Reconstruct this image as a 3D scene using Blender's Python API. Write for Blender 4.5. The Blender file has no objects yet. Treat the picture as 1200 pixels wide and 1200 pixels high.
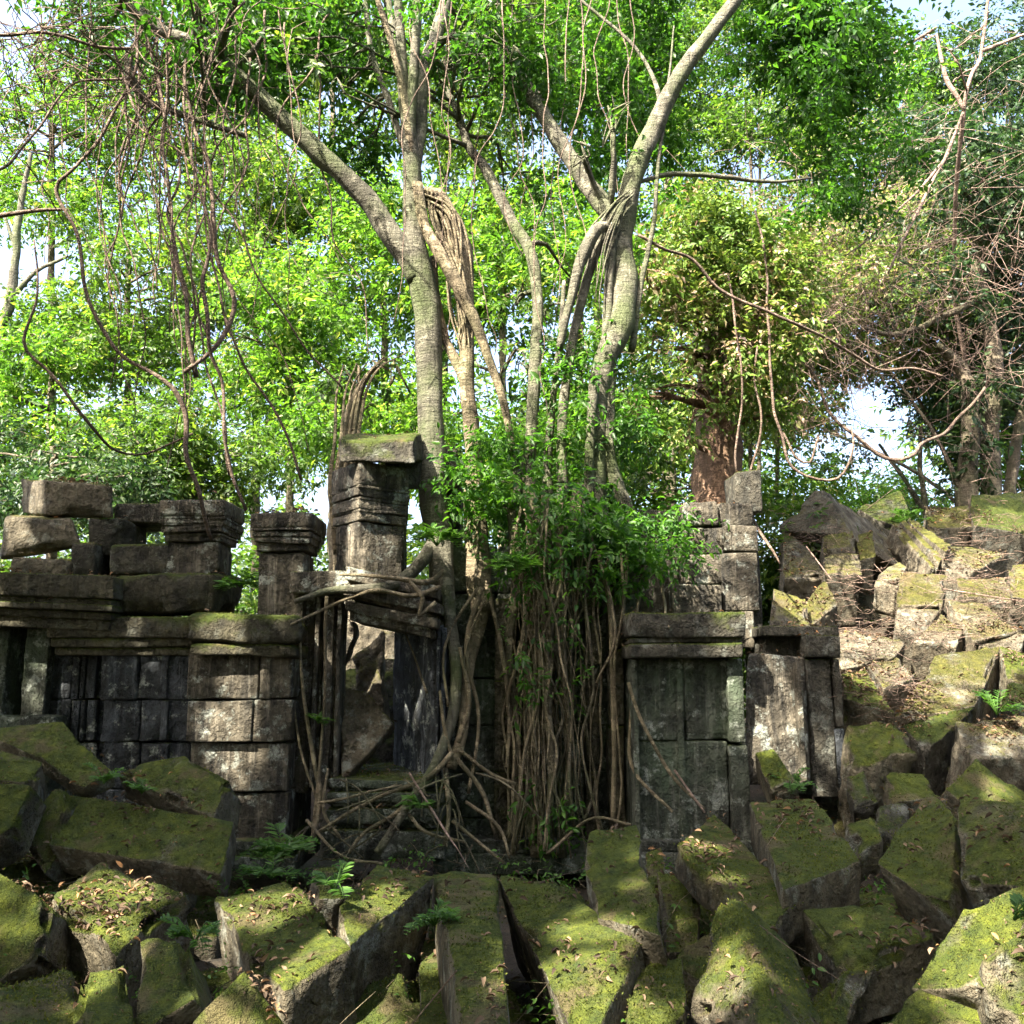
import bpy, math, random
import numpy as np
from mathutils import Vector

# ------------------------------------------------------------------ camera, sky, sun, exposure
SC = bpy.context.scene
COL = SC.collection
PITCH = math.radians(10.0)
CAMZ = 1.7
FPX = 1039.0                       # focal length in pixels of the 1200 px photograph
cam_d = bpy.data.cameras.new("camera")
cam = bpy.data.objects.new("camera", cam_d)
COL.objects.link(cam)
cam.location = (0, 0, CAMZ)
cam.rotation_euler = (math.radians(90) + PITCH, 0, 0)
cam_d.sensor_width = 36.0
cam_d.lens = 36.0 * FPX / 1200.0
cam_d.clip_start = 0.05
cam_d.clip_end = 2000
SC.camera = cam

SUNV = np.array([-0.44, -0.48, 0.76]); SUNV = SUNV / np.linalg.norm(SUNV)   # towards the sun
elev = math.asin(SUNV[2]); rot = math.atan2(SUNV[0], SUNV[1])
world = bpy.data.worlds.new("World"); SC.world = world; world.use_nodes = True
wn = world.node_tree; wn.nodes.clear()
wo = wn.nodes.new("ShaderNodeOutputWorld"); wb = wn.nodes.new("ShaderNodeBackground")
sk = wn.nodes.new("ShaderNodeTexSky"); sk.sky_type = 'NISHITA'; sk.sun_disc = False
sk.sun_elevation = elev; sk.sun_rotation = rot
sk.air_density = 0.8; sk.dust_density = 7.0; sk.ozone_density = 0.6
wb.inputs[1].default_value = 0.15
wn.links.new(sk.outputs[0], wb.inputs[0]); wn.links.new(wb.outputs[0], wo.inputs[0])
sun_d = bpy.data.lights.new("sun", 'SUN'); sun_d.energy = 5.0; sun_d.angle = math.radians(0.6)
sun_d.color = (1.0, 0.91, 0.74)
sun = bpy.data.objects.new("sun", sun_d); COL.objects.link(sun)
sun.rotation_euler = Vector(SUNV).to_track_quat('Z', 'Y').to_euler()
SC.view_settings.view_transform = 'Standard'; SC.view_settings.look = 'None'
SC.view_settings.gamma = 1.0
SC.view_settings.exposure = 2.7
SC.render.engine = 'CYCLES'
SC.cycles.max_bounces = 6; SC.cycles.diffuse_bounces = 3; SC.cycles.glossy_bounces = 2
SC.cycles.transmission_bounces = 4; SC.cycles.transparent_max_bounces = 4
SC.cycles.use_denoising = True
SC.cycles.sample_clamp_indirect = 6.0
SC.cycles.caustics_reflective = False; SC.cycles.caustics_refractive = False

# ------------------------------------------------------------------ geometry helpers
RNG = np.random.default_rng(7)
cp, sp = math.cos(PITCH), math.sin(PITCH)

def P(px, py, v):
    """point of the place seen at photo pixel (px, py); v >= 3: its distance in front of the camera (m), v < 3: its height (m)"""
    a, b = px - 600.0, 600.0 - py
    d = np.array([a, FPX * cp - b * sp, FPX * sp + b * cp])
    if v >= 3: s = v / d[1]
    else: s = (v - CAMZ) / d[2]
    return np.array([0, 0, CAMZ]) + d * s

def px2m(n, Y): return n * Y / FPX

def hash3(i, j, k, seed):
    h = (i.astype(np.int64) * 374761393 + j.astype(np.int64) * 668265263 + k.astype(np.int64) * 2147483647 + seed * 144665) & 0x7fffffff
    h = ((h ^ (h >> 13)) * 1274126177) & 0x7fffffff
    h = ((h ^ (h >> 16)) * 668265263) & 0x7fffffff
    return (h & 0xffff) / 65535.0 * 2 - 1

def vnoise(p, seed=0):
    f = np.floor(p).astype(np.int64); t = p - f; t = t * t * (3 - 2 * t)
    i, j, k = f[:, 0], f[:, 1], f[:, 2]
    r = 0
    for a in (0, 1):
        for b in (0, 1):
            for c in (0, 1):
                w = (t[:, 0] if a else 1 - t[:, 0]) * (t[:, 1] if b else 1 - t[:, 1]) * (t[:, 2] if c else 1 - t[:, 2])
                r = r + w * hash3(i + a, j + b, k + c, seed)
    return r

def fbm(p, seed=0, octv=3):
    r = 0; a = 1.0
    for o in range(octv):
        r = r + a * vnoise(p * (2 ** o), seed + o * 17); a *= 0.5
    return r

def noisev(p, seed, octv=2):
    return np.stack([fbm(p, seed + 100 * q, octv) for q in range(3)], 1)

def raw_mesh(name, V, tris=None, quads=None, smooth=True):
    me = bpy.data.meshes.new(name)
    V = np.asarray(V, dtype=np.float32)
    loops = []; starts = []; totals = []; n = 0
    if quads is not None and len(quads):
        q = np.asarray(quads, dtype=np.int32); loops.append(q.ravel())
        starts.append(np.arange(len(q)) * 4); totals.append(np.full(len(q), 4)); n = len(q) * 4
    if tris is not None and len(tris):
        t = np.asarray(tris, dtype=np.int32); loops.append(t.ravel())
        starts.append(n + np.arange(len(t)) * 3); totals.append(np.full(len(t), 3))
    loops = np.concatenate(loops).astype(np.int32); starts = np.concatenate(starts).astype(np.int32)
    me.vertices.add(len(V)); me.vertices.foreach_set("co", V.ravel())
    me.loops.add(len(loops)); me.loops.foreach_set("vertex_index", loops)
    me.polygons.add(len(starts)); me.polygons.foreach_set("loop_start", starts)
    me.polygons.foreach_set("loop_total", np.concatenate(totals).astype(np.int32))
    if smooth: me.polygons.foreach_set("use_smooth", np.ones(len(starts), dtype=bool))
    me.update(calc_edges=True); me.validate()
    return me

ORG = {}
class MB:
    """collects vertices and faces of one mesh object"""
    def __init__(s): s.V = []; s.Q = []; s.T = []; s.n = 0
    def add(s, V, Q=None, T=None):
        V = np.asarray(V, float); s.V.append(V)
        if Q is not None and len(Q): s.Q.append(np.asarray(Q) + s.n)
        if T is not None and len(T): s.T.append(np.asarray(T) + s.n)
        s.n += len(V)
    def build(s, name, mat, parent=None, smooth=True):
        """one mesh object; its origin is its own base, or its thing's when it is a part"""
        V = np.concatenate(s.V)
        if parent is not None: o0 = ORG[parent.name]
        else: o0 = np.array([V[:, 0].mean(), V[:, 1].mean(), V[:, 2].min()])
        me = raw_mesh(name, V - o0, np.concatenate(s.T) if s.T else None, np.concatenate(s.Q) if s.Q else None, smooth)
        me.materials.append(mat)
        o = bpy.data.objects.new(name, me); COL.objects.link(o)
        ORG[o.name] = o0
        if parent is None: o.location = o0
        else: o.parent = parent
        return o

def tag(o, label=None, cat=None, group=None, kind=None):
    if label: o['label'] = label
    if cat: o['category'] = cat
    if group: o['group'] = group
    if kind: o['kind'] = kind
    return o

def empty(name, label, cat, group=None, loc=(0, 0, 0)):
    o = bpy.data.objects.new(name, None); COL.objects.link(o); o.location = loc; o.empty_display_size = .2
    ORG[o.name] = np.array(loc, float)
    return tag(o, label, cat, group)

# ---- stone blocks: a rounded, worn, trilinear hexahedron
_lat = {}
def lattice(nx, ny, nz):
    k = (nx, ny, nz)
    if k in _lat: return _lat[k]
    idx = {}; pts = []
    def vid(i, j, l):
        t = (i, j, l)
        if t not in idx: idx[t] = len(pts); pts.append(t)
        return idx[t]
    Q = []
    for i in range(nx):
        for j in range(ny):
            Q.append((vid(i, j, 0), vid(i, j + 1, 0), vid(i + 1, j + 1, 0), vid(i + 1, j, 0)))
            Q.append((vid(i, j, nz), vid(i + 1, j, nz), vid(i + 1, j + 1, nz), vid(i, j + 1, nz)))
    for i in range(nx):
        for l in range(nz):
            Q.append((vid(i, 0, l), vid(i + 1, 0, l), vid(i + 1, 0, l + 1), vid(i, 0, l + 1)))
            Q.append((vid(i, ny, l), vid(i, ny, l + 1), vid(i + 1, ny, l + 1), vid(i + 1, ny, l)))
    for j in range(ny):
        for l in range(nz):
            Q.append((vid(0, j, l), vid(0, j, l + 1), vid(0, j + 1, l + 1), vid(0, j + 1, l)))
            Q.append((vid(nx, j, l), vid(nx, j + 1, l), vid(nx, j + 1, l + 1), vid(nx, j, l + 1)))
    _lat[k] = (np.array(pts), np.array(Q))
    return _lat[k]

def axis_coords(half, r, n):
    rr = min(r / half, 0.45)
    mid = np.linspace(-1 + rr, 1 - rr, n)
    return np.concatenate([[-1, -1 + 0.3 * rr], mid, [1 - 0.3 * rr, 1]])

TOPS = []      # (points, normals) of up facing stone, for the fallen leaves
def hexa(mb, C, rnd=0.03, rough=0.012, cell=0.06, seed=None, chip=1.0, tops=0):
    """C: 8 corners, index = x + 2y + 4z"""
    C = np.asarray(C, float)
    if seed is None: seed = int(RNG.integers(1, 90000))
    ex = [np.linalg.norm(C[1] - C[0] + C[3] - C[2] + C[5] - C[4] + C[7] - C[6]) / 4, np.linalg.norm(C[2] - C[0] + C[3] - C[1] + C[6] - C[4] + C[7] - C[5]) / 4,
          np.linalg.norm(C[4:] .sum(0) - C[:4].sum(0)) / 4]
    half = [max(e / 2, 1e-3) for e in ex]
    ns = [int(np.clip(round(e / cell), 1, 26)) + 1 for e in ex]
    ax = [axis_coords(half[q], rnd, ns[q]) for q in range(3)]
    I, Q = lattice(*[len(a) - 1 for a in ax])
    u = np.stack([ax[q][I[:, q]] for q in range(3)], 1)
    h = np.array(half); r = min(rnd, 0.45 * h.min())
    q = u * h
    inner = h - r
    # wear: the corner radius grows where a slow noise says so
    c = np.clip(q, -inner, inner); d = q - c; L = np.linalg.norm(d, axis=1)
    ok = L > 1e-9
    q2 = q.copy(); q2[ok] = c[ok] + d[ok] / L[ok][:, None] * r
    edge = np.sum(np.abs(u) > 1 - 1.2 * r / h, axis=1)            # 2 on edges, 3 on corners
    u2 = q2 / h
    w = (u2 + 1) / 2
    X = 0
    for b in range(8):
        wx = w[:, 0] if b & 1 else 1 - w[:, 0]; wy = w[:, 1] if b & 2 else 1 - w[:, 1]; wz = w[:, 2] if b & 4 else 1 - w[:, 2]
        X = X + (wx * wy * wz)[:, None] * C[b]
    cen = C.mean(0)
    off = seed % 1000 * 1.37
    X0 = X + off
    X = X + noisev(X0 * 1.7, seed, 2) * rough * 1.5 + noisev(X0 * 9, seed + 3, 3) * rough * 0.5
    if chip > 0:
        n1 = np.clip(fbm(X0 * 3.1, seed + 9, 3) - 0.25, 0, 1) * (edge >= 2) * chip
        n2 = np.clip(fbm(X0 * 7.0, seed + 19, 2) - 0.35, 0, 1) * (edge >= 2) * chip
        inw = cen - X; inw /= np.maximum(np.linalg.norm(inw, axis=1), 1e-6)[:, None]
        X = X + inw * (n1 * 0.10 + n2 * 0.05)[:, None] * min(1, h.min() * 5)
    vol = np.dot(np.cross(C[1] - C[0], C[2] - C[0]), C[4] - C[0])
    mb.add(X, Q if vol > 0 else Q[:, ::-1])
    if tops:
        a, b_, c_, d_ = (X[Q[:, k]] for k in range(4))
        N = np.cross(c_ - a, d_ - b_); A = np.linalg.norm(N, axis=1) + 1e-12; N = N / A[:, None]
        s = np.sign(np.sum(N * ((a + c_) / 2 - cen), 1)); N = N * s[:, None]
        m = N[:, 2] > 0.55
        TOPS.append(((a + c_)[m] / 2, N[m], A[m] * tops))
    return X

def box(mb, x0, x1, y0, y1, z0, z1, rnd=0.015, rough=0.006, cell=0.08, chip=0.6, jit=0.0, tops=0):
    C = np.array([[x, y, z] for z in (z0, z1) for y in (y0, y1) for x in (x0, x1)], float)
    if jit: C = C + RNG.uniform(-jit, jit, C.shape)
    return hexa(mb, C, rnd, rough, cell, chip=chip, tops=tops)

def boxpx(mb, px0, py0, px1, py1, Y, depth, **k):
    """front face spans the pixels at distance Y; it runs back by depth"""
    cx, cy = (px0 + px1) / 2, (py0 + py1) / 2
    x0, x1 = P(px0, cy, Y)[0], P(px1, cy, Y)[0]
    z1, z0 = P(cx, py0, Y)[2], P(cx, py1, Y)[2]
    return box(mb, x0, x1, Y, Y + depth, z0, z1, **k)

def quadblock(mb, pts, t, ext=None, slope=False, rnd=0.014, rough=0.013, cell=0.034, chip=2.1, tops=1.0):
    """pts: four (px, py, v) of the visible face going round; t: thickness behind it"""
    W = [P(*p) for p in pts]
    n = np.cross(W[2] - W[0], W[3] - W[1]); n /= np.linalg.norm(n)
    if np.dot(n, np.array([0, 0, CAMZ]) - W[0]) < 0: n = -n
    e = -n * t if ext is None else np.array(ext, float)
    if slope: e = -n * t * .55 + np.array([0, .1, -t * 1.1])
    C = np.array([W[0] + e, W[1] + e, W[3] + e, W[2] + e, W[0], W[1], W[3], W[2]])
    return hexa(mb, C, rnd, rough, cell, chip=chip, tops=tops)

# ---- tubes
def smooth_path(pts, rad, step=0.12):
    pts = np.asarray(pts, float); rad = np.asarray(rad, float)
    if len(pts) < 3:
        n = max(2, int(np.linalg.norm(pts[1] - pts[0]) / step)); t = np.linspace(0, 1, n + 1)[:, None]
        return pts[0] * (1 - t) + pts[1] * t, rad[0] * (1 - t[:, 0]) + rad[1] * t[:, 0]
    A = np.vstack([2 * pts[0] - pts[1], pts, 2 * pts[-1] - pts[-2]])
    out = []; ro = []
    for i in range(len(pts) - 1):
        p0, p1, p2, p3 = A[i:i + 4]
        n = max(2, int(np.linalg.norm(p2 - p1) / step))
        t = np.linspace(0, 1, n, endpoint=False)[:, None]
        out.append(0.5 * ((2 * p1) + (-p0 + p2) * t + (2 * p0 - 5 * p1 + 4 * p2 - p3) * t ** 2 + (-p0 + 3 * p1 - 3 * p2 + p3) * t ** 3))
        ro.append(rad[i] * (1 - t[:, 0]) + rad[i + 1] * t[:, 0])
    out.append(pts[-1:]); ro.append(rad[-1:])
    return np.concatenate(out), np.concatenate(ro)

def tube(mb, pts, rad, sides=8, step=0.12, rough=0.0, seed=0, wob=0.0, flute=0.0):
    p, r = smooth_path(pts, rad, step)
    if wob: p = p + noisev(p * 1.3 + seed * 3.7, seed, 2) * wob
    T = np.gradient(p, axis=0); T /= np.maximum(np.linalg.norm(T, axis=1), 1e-9)[:, None]
    ref = np.array([0, 1, 0.13]) if abs(T[0][1]) < 0.8 else np.array([1, 0, 0.1])
    N = ref - T * (T @ ref)[:, None]; N /= np.maximum(np.linalg.norm(N, axis=1), 1e-9)[:, None]
    B = np.cross(T, N)
    a = np.linspace(0, 2 * np.pi, sides, endpoint=False)
    rr = r[:, None] * np.ones(sides)[None]
    if flute: rr = rr * (1 + flute * np.sin(a * 4 + seed)[None] * np.cos(p[:, 2:3] * 0.8 + seed) + flute * .6 * np.sin(a * 7 + seed * 2)[None])
    V = p[:, None] + rr[..., None] * (np.cos(a)[None, :, None] * N[:, None] + np.sin(a)[None, :, None] * B[:, None])
    V = V.reshape(-1, 3)
    if rough:
        rv = np.repeat(r, sides)[:, None]
        V = V + noisev(V * np.array([6, 6, 3]) + seed, seed + 5, 3) * rough * np.minimum(rv * 10, 1)
    n = len(p); i = np.arange(n - 1)[:, None] * sides; j = np.arange(sides)[None]; j2 = (j + 1) % sides
    Q = np.stack([i + j, i + j2, i + sides + j2, i + sides + j], -1).reshape(-1, 4)
    c0 = len(V); V = np.vstack([V, p[0], p[-1]])
    jj = np.arange(sides); T1 = np.stack([np.full(sides, c0), (jj + 1) % sides, jj], 1)
    e = (n - 1) * sides; T2 = np.stack([np.full(sides, c0 + 1), e + jj, e + (jj + 1) % sides], 1)
    mb.add(V, Q, np.vstack([T1, T2]))
    return p, r

# ---- leaves
def leaf_mesh(mb, c, d, n, L, W=0.48, six=False, fold=0.12):
    """c base, d direction, n face normal, L length (arrays)"""
    d = d / np.maximum(np.linalg.norm(d, axis=1), 1e-9)[:, None]
    b = np.cross(d, n); b /= np.maximum(np.linalg.norm(b, axis=1), 1e-9)[:, None]
    n = np.cross(b, d)
    L = np.asarray(L)[:, None]; k = len(c)
    if not six:
        V = np.stack([c, c + d * L * .42 + b * L * W * .5 + n * L * fold, c + d * L - n * L * fold, c + d * L * .42 - b * L * W * .5 + n * L * fold], 1).reshape(-1, 3)
        o = np.arange(k)[:, None] * 4
        T = np.stack([o + [0, 1, 2], o + [0, 2, 3]], 1).reshape(-1, 3)
    else:
        V = np.stack([c, c + d * L * .28 + b * L * W * .42 + n * L * fold, c + d * L * .62 + b * L * W * .42 + n * L * fold * .7, c + d * L - n * L * fold,
                      c + d * L * .62 - b * L * W * .42 + n * L * fold * .7, c + d * L * .28 - b * L * W * .42 + n * L * fold, c + d * L * .5], 1).reshape(-1, 3)
        o = np.arange(k)[:, None] * 7
        T = np.stack([o + f for f in ([0, 1, 6], [1, 2, 6], [2, 3, 6], [3, 4, 6], [4, 5, 6], [5, 0, 6])], 1).reshape(-1, 3)
    mb.add(V, None, T)

HOLES = []      # (lit point, radius): gaps cut in the crowns so sun reaches the point
def sun_gap(c, tmin=1.0):
    keep = np.ones(len(c), bool)
    for p, r in HOLES:
        v = c - p; t = v @ SUNV
        dd = np.linalg.norm(v - t[:, None] * SUNV, axis=1)
        keep &= ~((dd < r * 1.25 + .06) & (t > tmin))
    return keep

def unit(v): return v / np.maximum(np.linalg.norm(v, axis=-1, keepdims=True), 1e-9)

def blob_leaves(mb, cen, rad, nleaf, L, rng, per=9, thr=-0.25, clump=1.1, seed=0, carve=False, six=False, droop=0.25, W=0.48):
    """nleaf leaves on short twigs spread through an ellipsoid; a slow noise leaves gaps"""
    cen = np.asarray(cen, float); rad = np.asarray(rad, float)
    nt = max(4, int(nleaf / per * 1.5))
    u = unit(rng.normal(size=(nt, 3))); rr = rng.uniform(0, 1, nt) ** 0.42
    o = u * rr[:, None]
    c = cen + o * rad
    keep = fbm(c * clump, 31 + seed, 2) > thr
    c = c[keep]; u = u[keep]
    if len(c) == 0: return
    td = unit(u * 0.6 + rng.normal(size=u.shape) * 0.6 + np.array([0, 0, -droop]))
    k = per
    tl = rng.uniform(0.5, 1.2, len(c)) * L * 4.0
    t = (np.arange(k) + .5) / k
    base = (c[:, None] + td[:, None] * (t[None, :, None] * tl[:, None, None])).reshape(-1, 3)
    up = unit(np.array([0, 0, 1.0]) + rng.normal(size=td.shape) * 0.45)
    side = unit(np.cross(td, up))
    sg = np.where(np.arange(k) % 2, 1, -1)[None, :, None]
    ld = td[:, None] * 0.55 + side[:, None] * sg * 0.8 + rng.normal(size=(len(c), k, 3)) * 0.25 + np.array([0, 0, -droop])
    nn = (up[:, None] + rng.normal(size=(len(c), k, 3)) * 0.45).reshape(-1, 3)
    ld = ld.reshape(-1, 3); Ls = L * rng.uniform(0.45, 1.5, len(ld))
    if carve:
        kp = sun_gap(base); base, ld, nn, Ls = base[kp], ld[kp], nn[kp], Ls[kp]
    if len(base): leaf_mesh(mb, base, ld, nn, Ls, W, six)

# ------------------------------------------------------------------ materials
class NT:
    def __init__(s, name):
        s.m = bpy.data.materials.new(name); s.m.use_nodes = True; s.t = s.m.node_tree; s.t.nodes.clear()
        s.out = s.n("ShaderNodeOutputMaterial")
    def n(s, typ, **k):
        o = s.t.nodes.new(typ)
        for a, b in k.items(): setattr(o, a, b)
        return o
    def l(s, a, b): s.t.links.new(a, b)
    def noise(s, vec, scale, detail=4, rough=.55, dist=0.0):
        o = s.n("ShaderNodeTexNoise"); o.inputs['Scale'].default_value = scale; o.inputs['Detail'].default_value = detail
        o.inputs['Roughness'].default_value = rough; o.inputs['Distortion'].default_value = dist
        if vec is not None: s.l(vec, o.inputs['Vector'])
        return o.outputs['Fac']
    def ramp(s, fac, stops):
        o = s.n("ShaderNodeValToRGB"); cr = o.color_ramp
        while len(cr.elements) < len(stops): cr.elements.new(0.5)
        for e, (p, c) in zip(cr.elements, stops):
            e.position = p; e.color = (c[0], c[1], c[2], 1) if hasattr(c, '__len__') else (c, c, c, 1)
        s.l(fac, o.inputs[0]); return o.outputs[0]
    def mix(s, f, a, b, mode='MIX'):
        o = s.n("ShaderNodeMix", data_type='RGBA', blend_type=mode)
        for i, v in ((0, f), (6, a), (7, b)):
            if hasattr(v, 'is_linked') or hasattr(v, 'links'): s.l(v, o.inputs[i])
            elif i == 0: o.inputs[0].default_value = v
            else: o.inputs[i].default_value = (v[0], v[1], v[2], 1)
        return o.outputs[2]
    def math(s, op, a, b=0.0, clamp=False):
        o = s.n("ShaderNodeMath", operation=op, use_clamp=clamp)
        for i, v in ((0, a), (1, b)):
            if hasattr(v, 'links'): s.l(v, o.inputs[i])
            else: o.inputs[i].default_value = v
        return o.outputs[0]
    def mapr(s, v, a, b, c=0.0, d=1.0):
        o = s.n("ShaderNodeMapRange"); s.l(v, o.inputs[0])
        for i, x in enumerate((a, b, c, d)): o.inputs[i + 1].default_value = x
        return o.outputs[0]
    def bump(s, h, dist, strength=1.0, prev=None):
        o = s.n("ShaderNodeBump"); o.inputs['Distance'].default_value = dist; o.inputs['Strength'].default_value = strength
        s.l(h, o.inputs['Height'])
        if prev is not None: s.l(prev, o.inputs['Normal'])
        return o.outputs[0]

def stone_mat(name, c0=(.07, .065, .05), c1=(.20, .18, .14), moss=0.5, lichen=0.3, dark=0.5, streak=0.5, mossc=((.028, .05, .007), (.11, .135, .012)), green=0.0):
    k = NT(name)
    geo = k.n("ShaderNodeNewGeometry"); oi = k.n("ShaderNodeObjectInfo")
    v = k.n("ShaderNodeVectorMath", operation='SCALE'); v.inputs[3].default_value = 37.0
    cmb = k.n("ShaderNodeCombineXYZ"); 
    for i in range(3): k.l(oi.outputs['Random'], cmb.inputs[i])
    k.l(cmb.outputs[0], v.inputs[0])
    ad = k.n("ShaderNodeVectorMath", operation='ADD'); k.l(geo.outputs['Position'], ad.inputs[0]); k.l(v.outputs[0], ad.inputs[1])
    pos = ad.outputs[0]
    isl = geo.outputs['Random Per Island']
    mp = k.n("ShaderNodeMapping"); k.l(pos, mp.inputs[0]); mp.inputs['Scale'].default_value = (5, 5, 0.55)
    n_big = k.noise(pos, 1.7, 3); n_mid = k.noise(pos, 7, 5, .62); n_fine = k.noise(pos, 38, 4, .65); n_vf = k.noise(pos, 170, 2, .6)
    n_str = k.noise(mp.outputs[0], 1.6, 5, .6, .3)
    base = k.ramp(n_mid, [(.3, tuple(x * .5 for x in c0)), (.72, tuple(x * .78 for x in c1))])
    tone = k.mapr(isl, 0, 1, .72, 1.25)
    tv = k.n("ShaderNodeCombineXYZ")
    for i in range(3): k.l(tone, tv.inputs[i])
    base = k.mix(1.0, base, tv.outputs[0], 'MULTIPLY')
    base = k.mix(k.mapr(n_fine, .3, .7, .0, .35), base, tuple(x * .45 for x in c0))
    if green: base = k.mix(k.math('MULTIPLY', k.mapr(n_big, .38, .62), green), base, (.075, .105, .065))
    st = k.math('MULTIPLY', k.mapr(n_str, .47, .62), streak)
    base = k.mix(st, base, (.016, .017, .018))
    m3 = k.n("ShaderNodeMapping"); k.l(pos, m3.inputs[0]); m3.inputs['Scale'].default_value = (9, 9, .7); m3.inputs['Location'].default_value = (7, 3, 1)
    base = k.mix(k.math('MULTIPLY', k.mapr(k.noise(m3.outputs[0], 1.5, 6, .68, .2), .54, .66), streak * .55), base, tuple(min(.42, x * 1.5 + .05) for x in c1))
    dk = k.math('MULTIPLY', k.mapr(k.noise(pos, 2.6, 6, .7), .5, .62), dark)
    base = k.mix(dk, base, (.02, .021, .019))
    li = k.math('MULTIPLY', k.mapr(k.noise(pos, 5.5, 8, .72), .545, .61), lichen)
    li = k.math('MULTIPLY', li, k.mapr(n_vf, .35, .6, .35, 1))
    base = k.mix(li, base, (.36, .39, .35))
    sx = k.n("ShaderNodeSeparateXYZ"); k.l(geo.outputs['Normal'], sx.inputs[0])
    mz = k.math('ADD', k.math('MULTIPLY', sx.outputs[2], .62), k.math('MULTIPLY', n_big, 1.0))
    mz = k.math('ADD', mz, k.math('MULTIPLY', n_mid, .55))
    mz = k.math('ADD', mz, k.math('MULTIPLY', n_fine, .25))
    mz = k.math('ADD', mz, k.mapr(oi.outputs['Random'], 0, 1, -.2, .1))
    mf = k.mapr(mz, 1.60 - moss * .95, 1.80 - moss * .95, 0, .93)
    mcol = k.ramp(k.noise(pos, 13, 5, .65), [(.3, mossc[0]), (.58, tuple((a + b) / 2 for a, b in zip(*mossc))), (.74, mossc[1])])
    mcol = k.mix(k.mapr(n_vf, .3, .7, 0, .5), mcol, tuple(x * .35 for x in mossc[0]))
    mcol = k.mix(k.mapr(k.noise(pos, 3.4, 4, .6), .54, .64, 0, .75), mcol, (.11, .085, .045))
    col = k.mix(mf, base, mcol)
    h = k.math('ADD', k.math('MULTIPLY', n_fine, .5), k.math('MULTIPLY', n_vf, k.mapr(mf, 0, 1, .15, .5)))
    pit = k.mapr(k.noise(pos, 17, 3, .6), .36, .46)
    crk = k.mapr(k.math('ABSOLUTE', k.math('SUBTRACT', k.noise(pos, 2.3, 6, .6, .6), .5)), 0, .018)
    b0 = k.bump(k.math('MULTIPLY', pit, crk), .03, .8)
    b1 = k.bump(n_mid, .07, 1.0, b0); b2 = k.bump(h, .03, 1.0, b1)
    p = k.n("ShaderNodeBsdfPrincipled"); p.inputs['Roughness'].default_value = .92
    p.inputs['Specular IOR Level'].default_value = .25
    k.l(col, p.inputs['Base Color']); k.l(b2, p.inputs['Normal']); k.l(p.outputs[0], k.out.inputs[0])
    return k.m

def bark_mat(name, c0, c1, green=0.3, ring=.5):
    k = NT(name)
    geo = k.n("ShaderNodeNewGeometry"); pos = geo.outputs['Position']
    mp = k.n("ShaderNodeMapping"); k.l(pos, mp.inputs[0]); mp.inputs['Scale'].default_value = (1, 1, 5)
    m2 = k.n("ShaderNodeMapping"); k.l(pos, m2.inputs[0]); m2.inputs['Scale'].default_value = (9, 9, 1)
    nr = k.noise(mp.outputs[0], 5, 5, .65, .4); nv = k.noise(m2.outputs[0], 3, 4, .6); nb = k.noise(pos, 3, 4); nf = k.noise(pos, 45, 4, .7)
    base = k.ramp(nb, [(.3, c0), (.7, c1)])
    base = k.mix(k.math('MULTIPLY', k.mapr(nr, .5, .66), ring), base, tuple(x * .35 for x in c0))
    base = k.mix(k.math('MULTIPLY', k.mapr(nv, .5, .7), .5), base, tuple(x * .5 for x in c0))
    base = k.mix(k.math('MULTIPLY', k.mapr(k.noise(pos, 7, 7, .75), .53, .59), .75), base, tuple(min(1, x * 1.5) for x in c1))
    base = k.mix(k.math('MULTIPLY', k.mapr(k.noise(pos, 2.1, 5, .6), .45, .65), green), base, (.07, .10, .03))
    h = k.math('ADD', nr, k.math('ADD', k.math('MULTIPLY', nf, .6), nv))
    b = k.bump(h, .035, 1.0)
    p = k.n("ShaderNodeBsdfPrincipled"); p.inputs['Roughness'].default_value = .88; p.inputs['Specular IOR Level'].default_value = .25
    k.l(base, p.inputs['Base Color']); k.l(b, p.inputs['Normal']); k.l(p.outputs[0], k.out.inputs[0])
    return k.m

def leaf_mat(name, stops, trans=.5, tcol=(1.6, 1.85, .65), rough=.45, clump=0.35):
    """stops: colours over the leaves one by one"""
    k = NT(name)
    geo = k.n("ShaderNodeNewGeometry")
    f = k.math('ADD', k.math('MULTIPLY', geo.outputs['Random Per Island'], 1 - clump), k.math('MULTIPLY', k.mapr(k.noise(geo.outputs['Position'], .8, 2), .3, .7), clump))
    col = k.ramp(f, stops)
    p = k.n("ShaderNodeBsdfPrincipled"); p.inputs['Roughness'].default_value = rough; p.inputs['Specular IOR Level'].default_value = .35
    k.l(col, p.inputs['Base Color'])
    tr = k.n("ShaderNodeBsdfTranslucent"); tc = k.mix(1.0, col, tcol, 'MULTIPLY'); k.l(tc, tr.inputs[0])
    mx = k.n("ShaderNodeMixShader"); mx.inputs[0].default_value = trans
    k.l(p.outputs[0], mx.inputs[1]); k.l(tr.outputs[0], mx.inputs[2]); k.l(mx.outputs[0], k.out.inputs[0])
    return k.m

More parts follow.
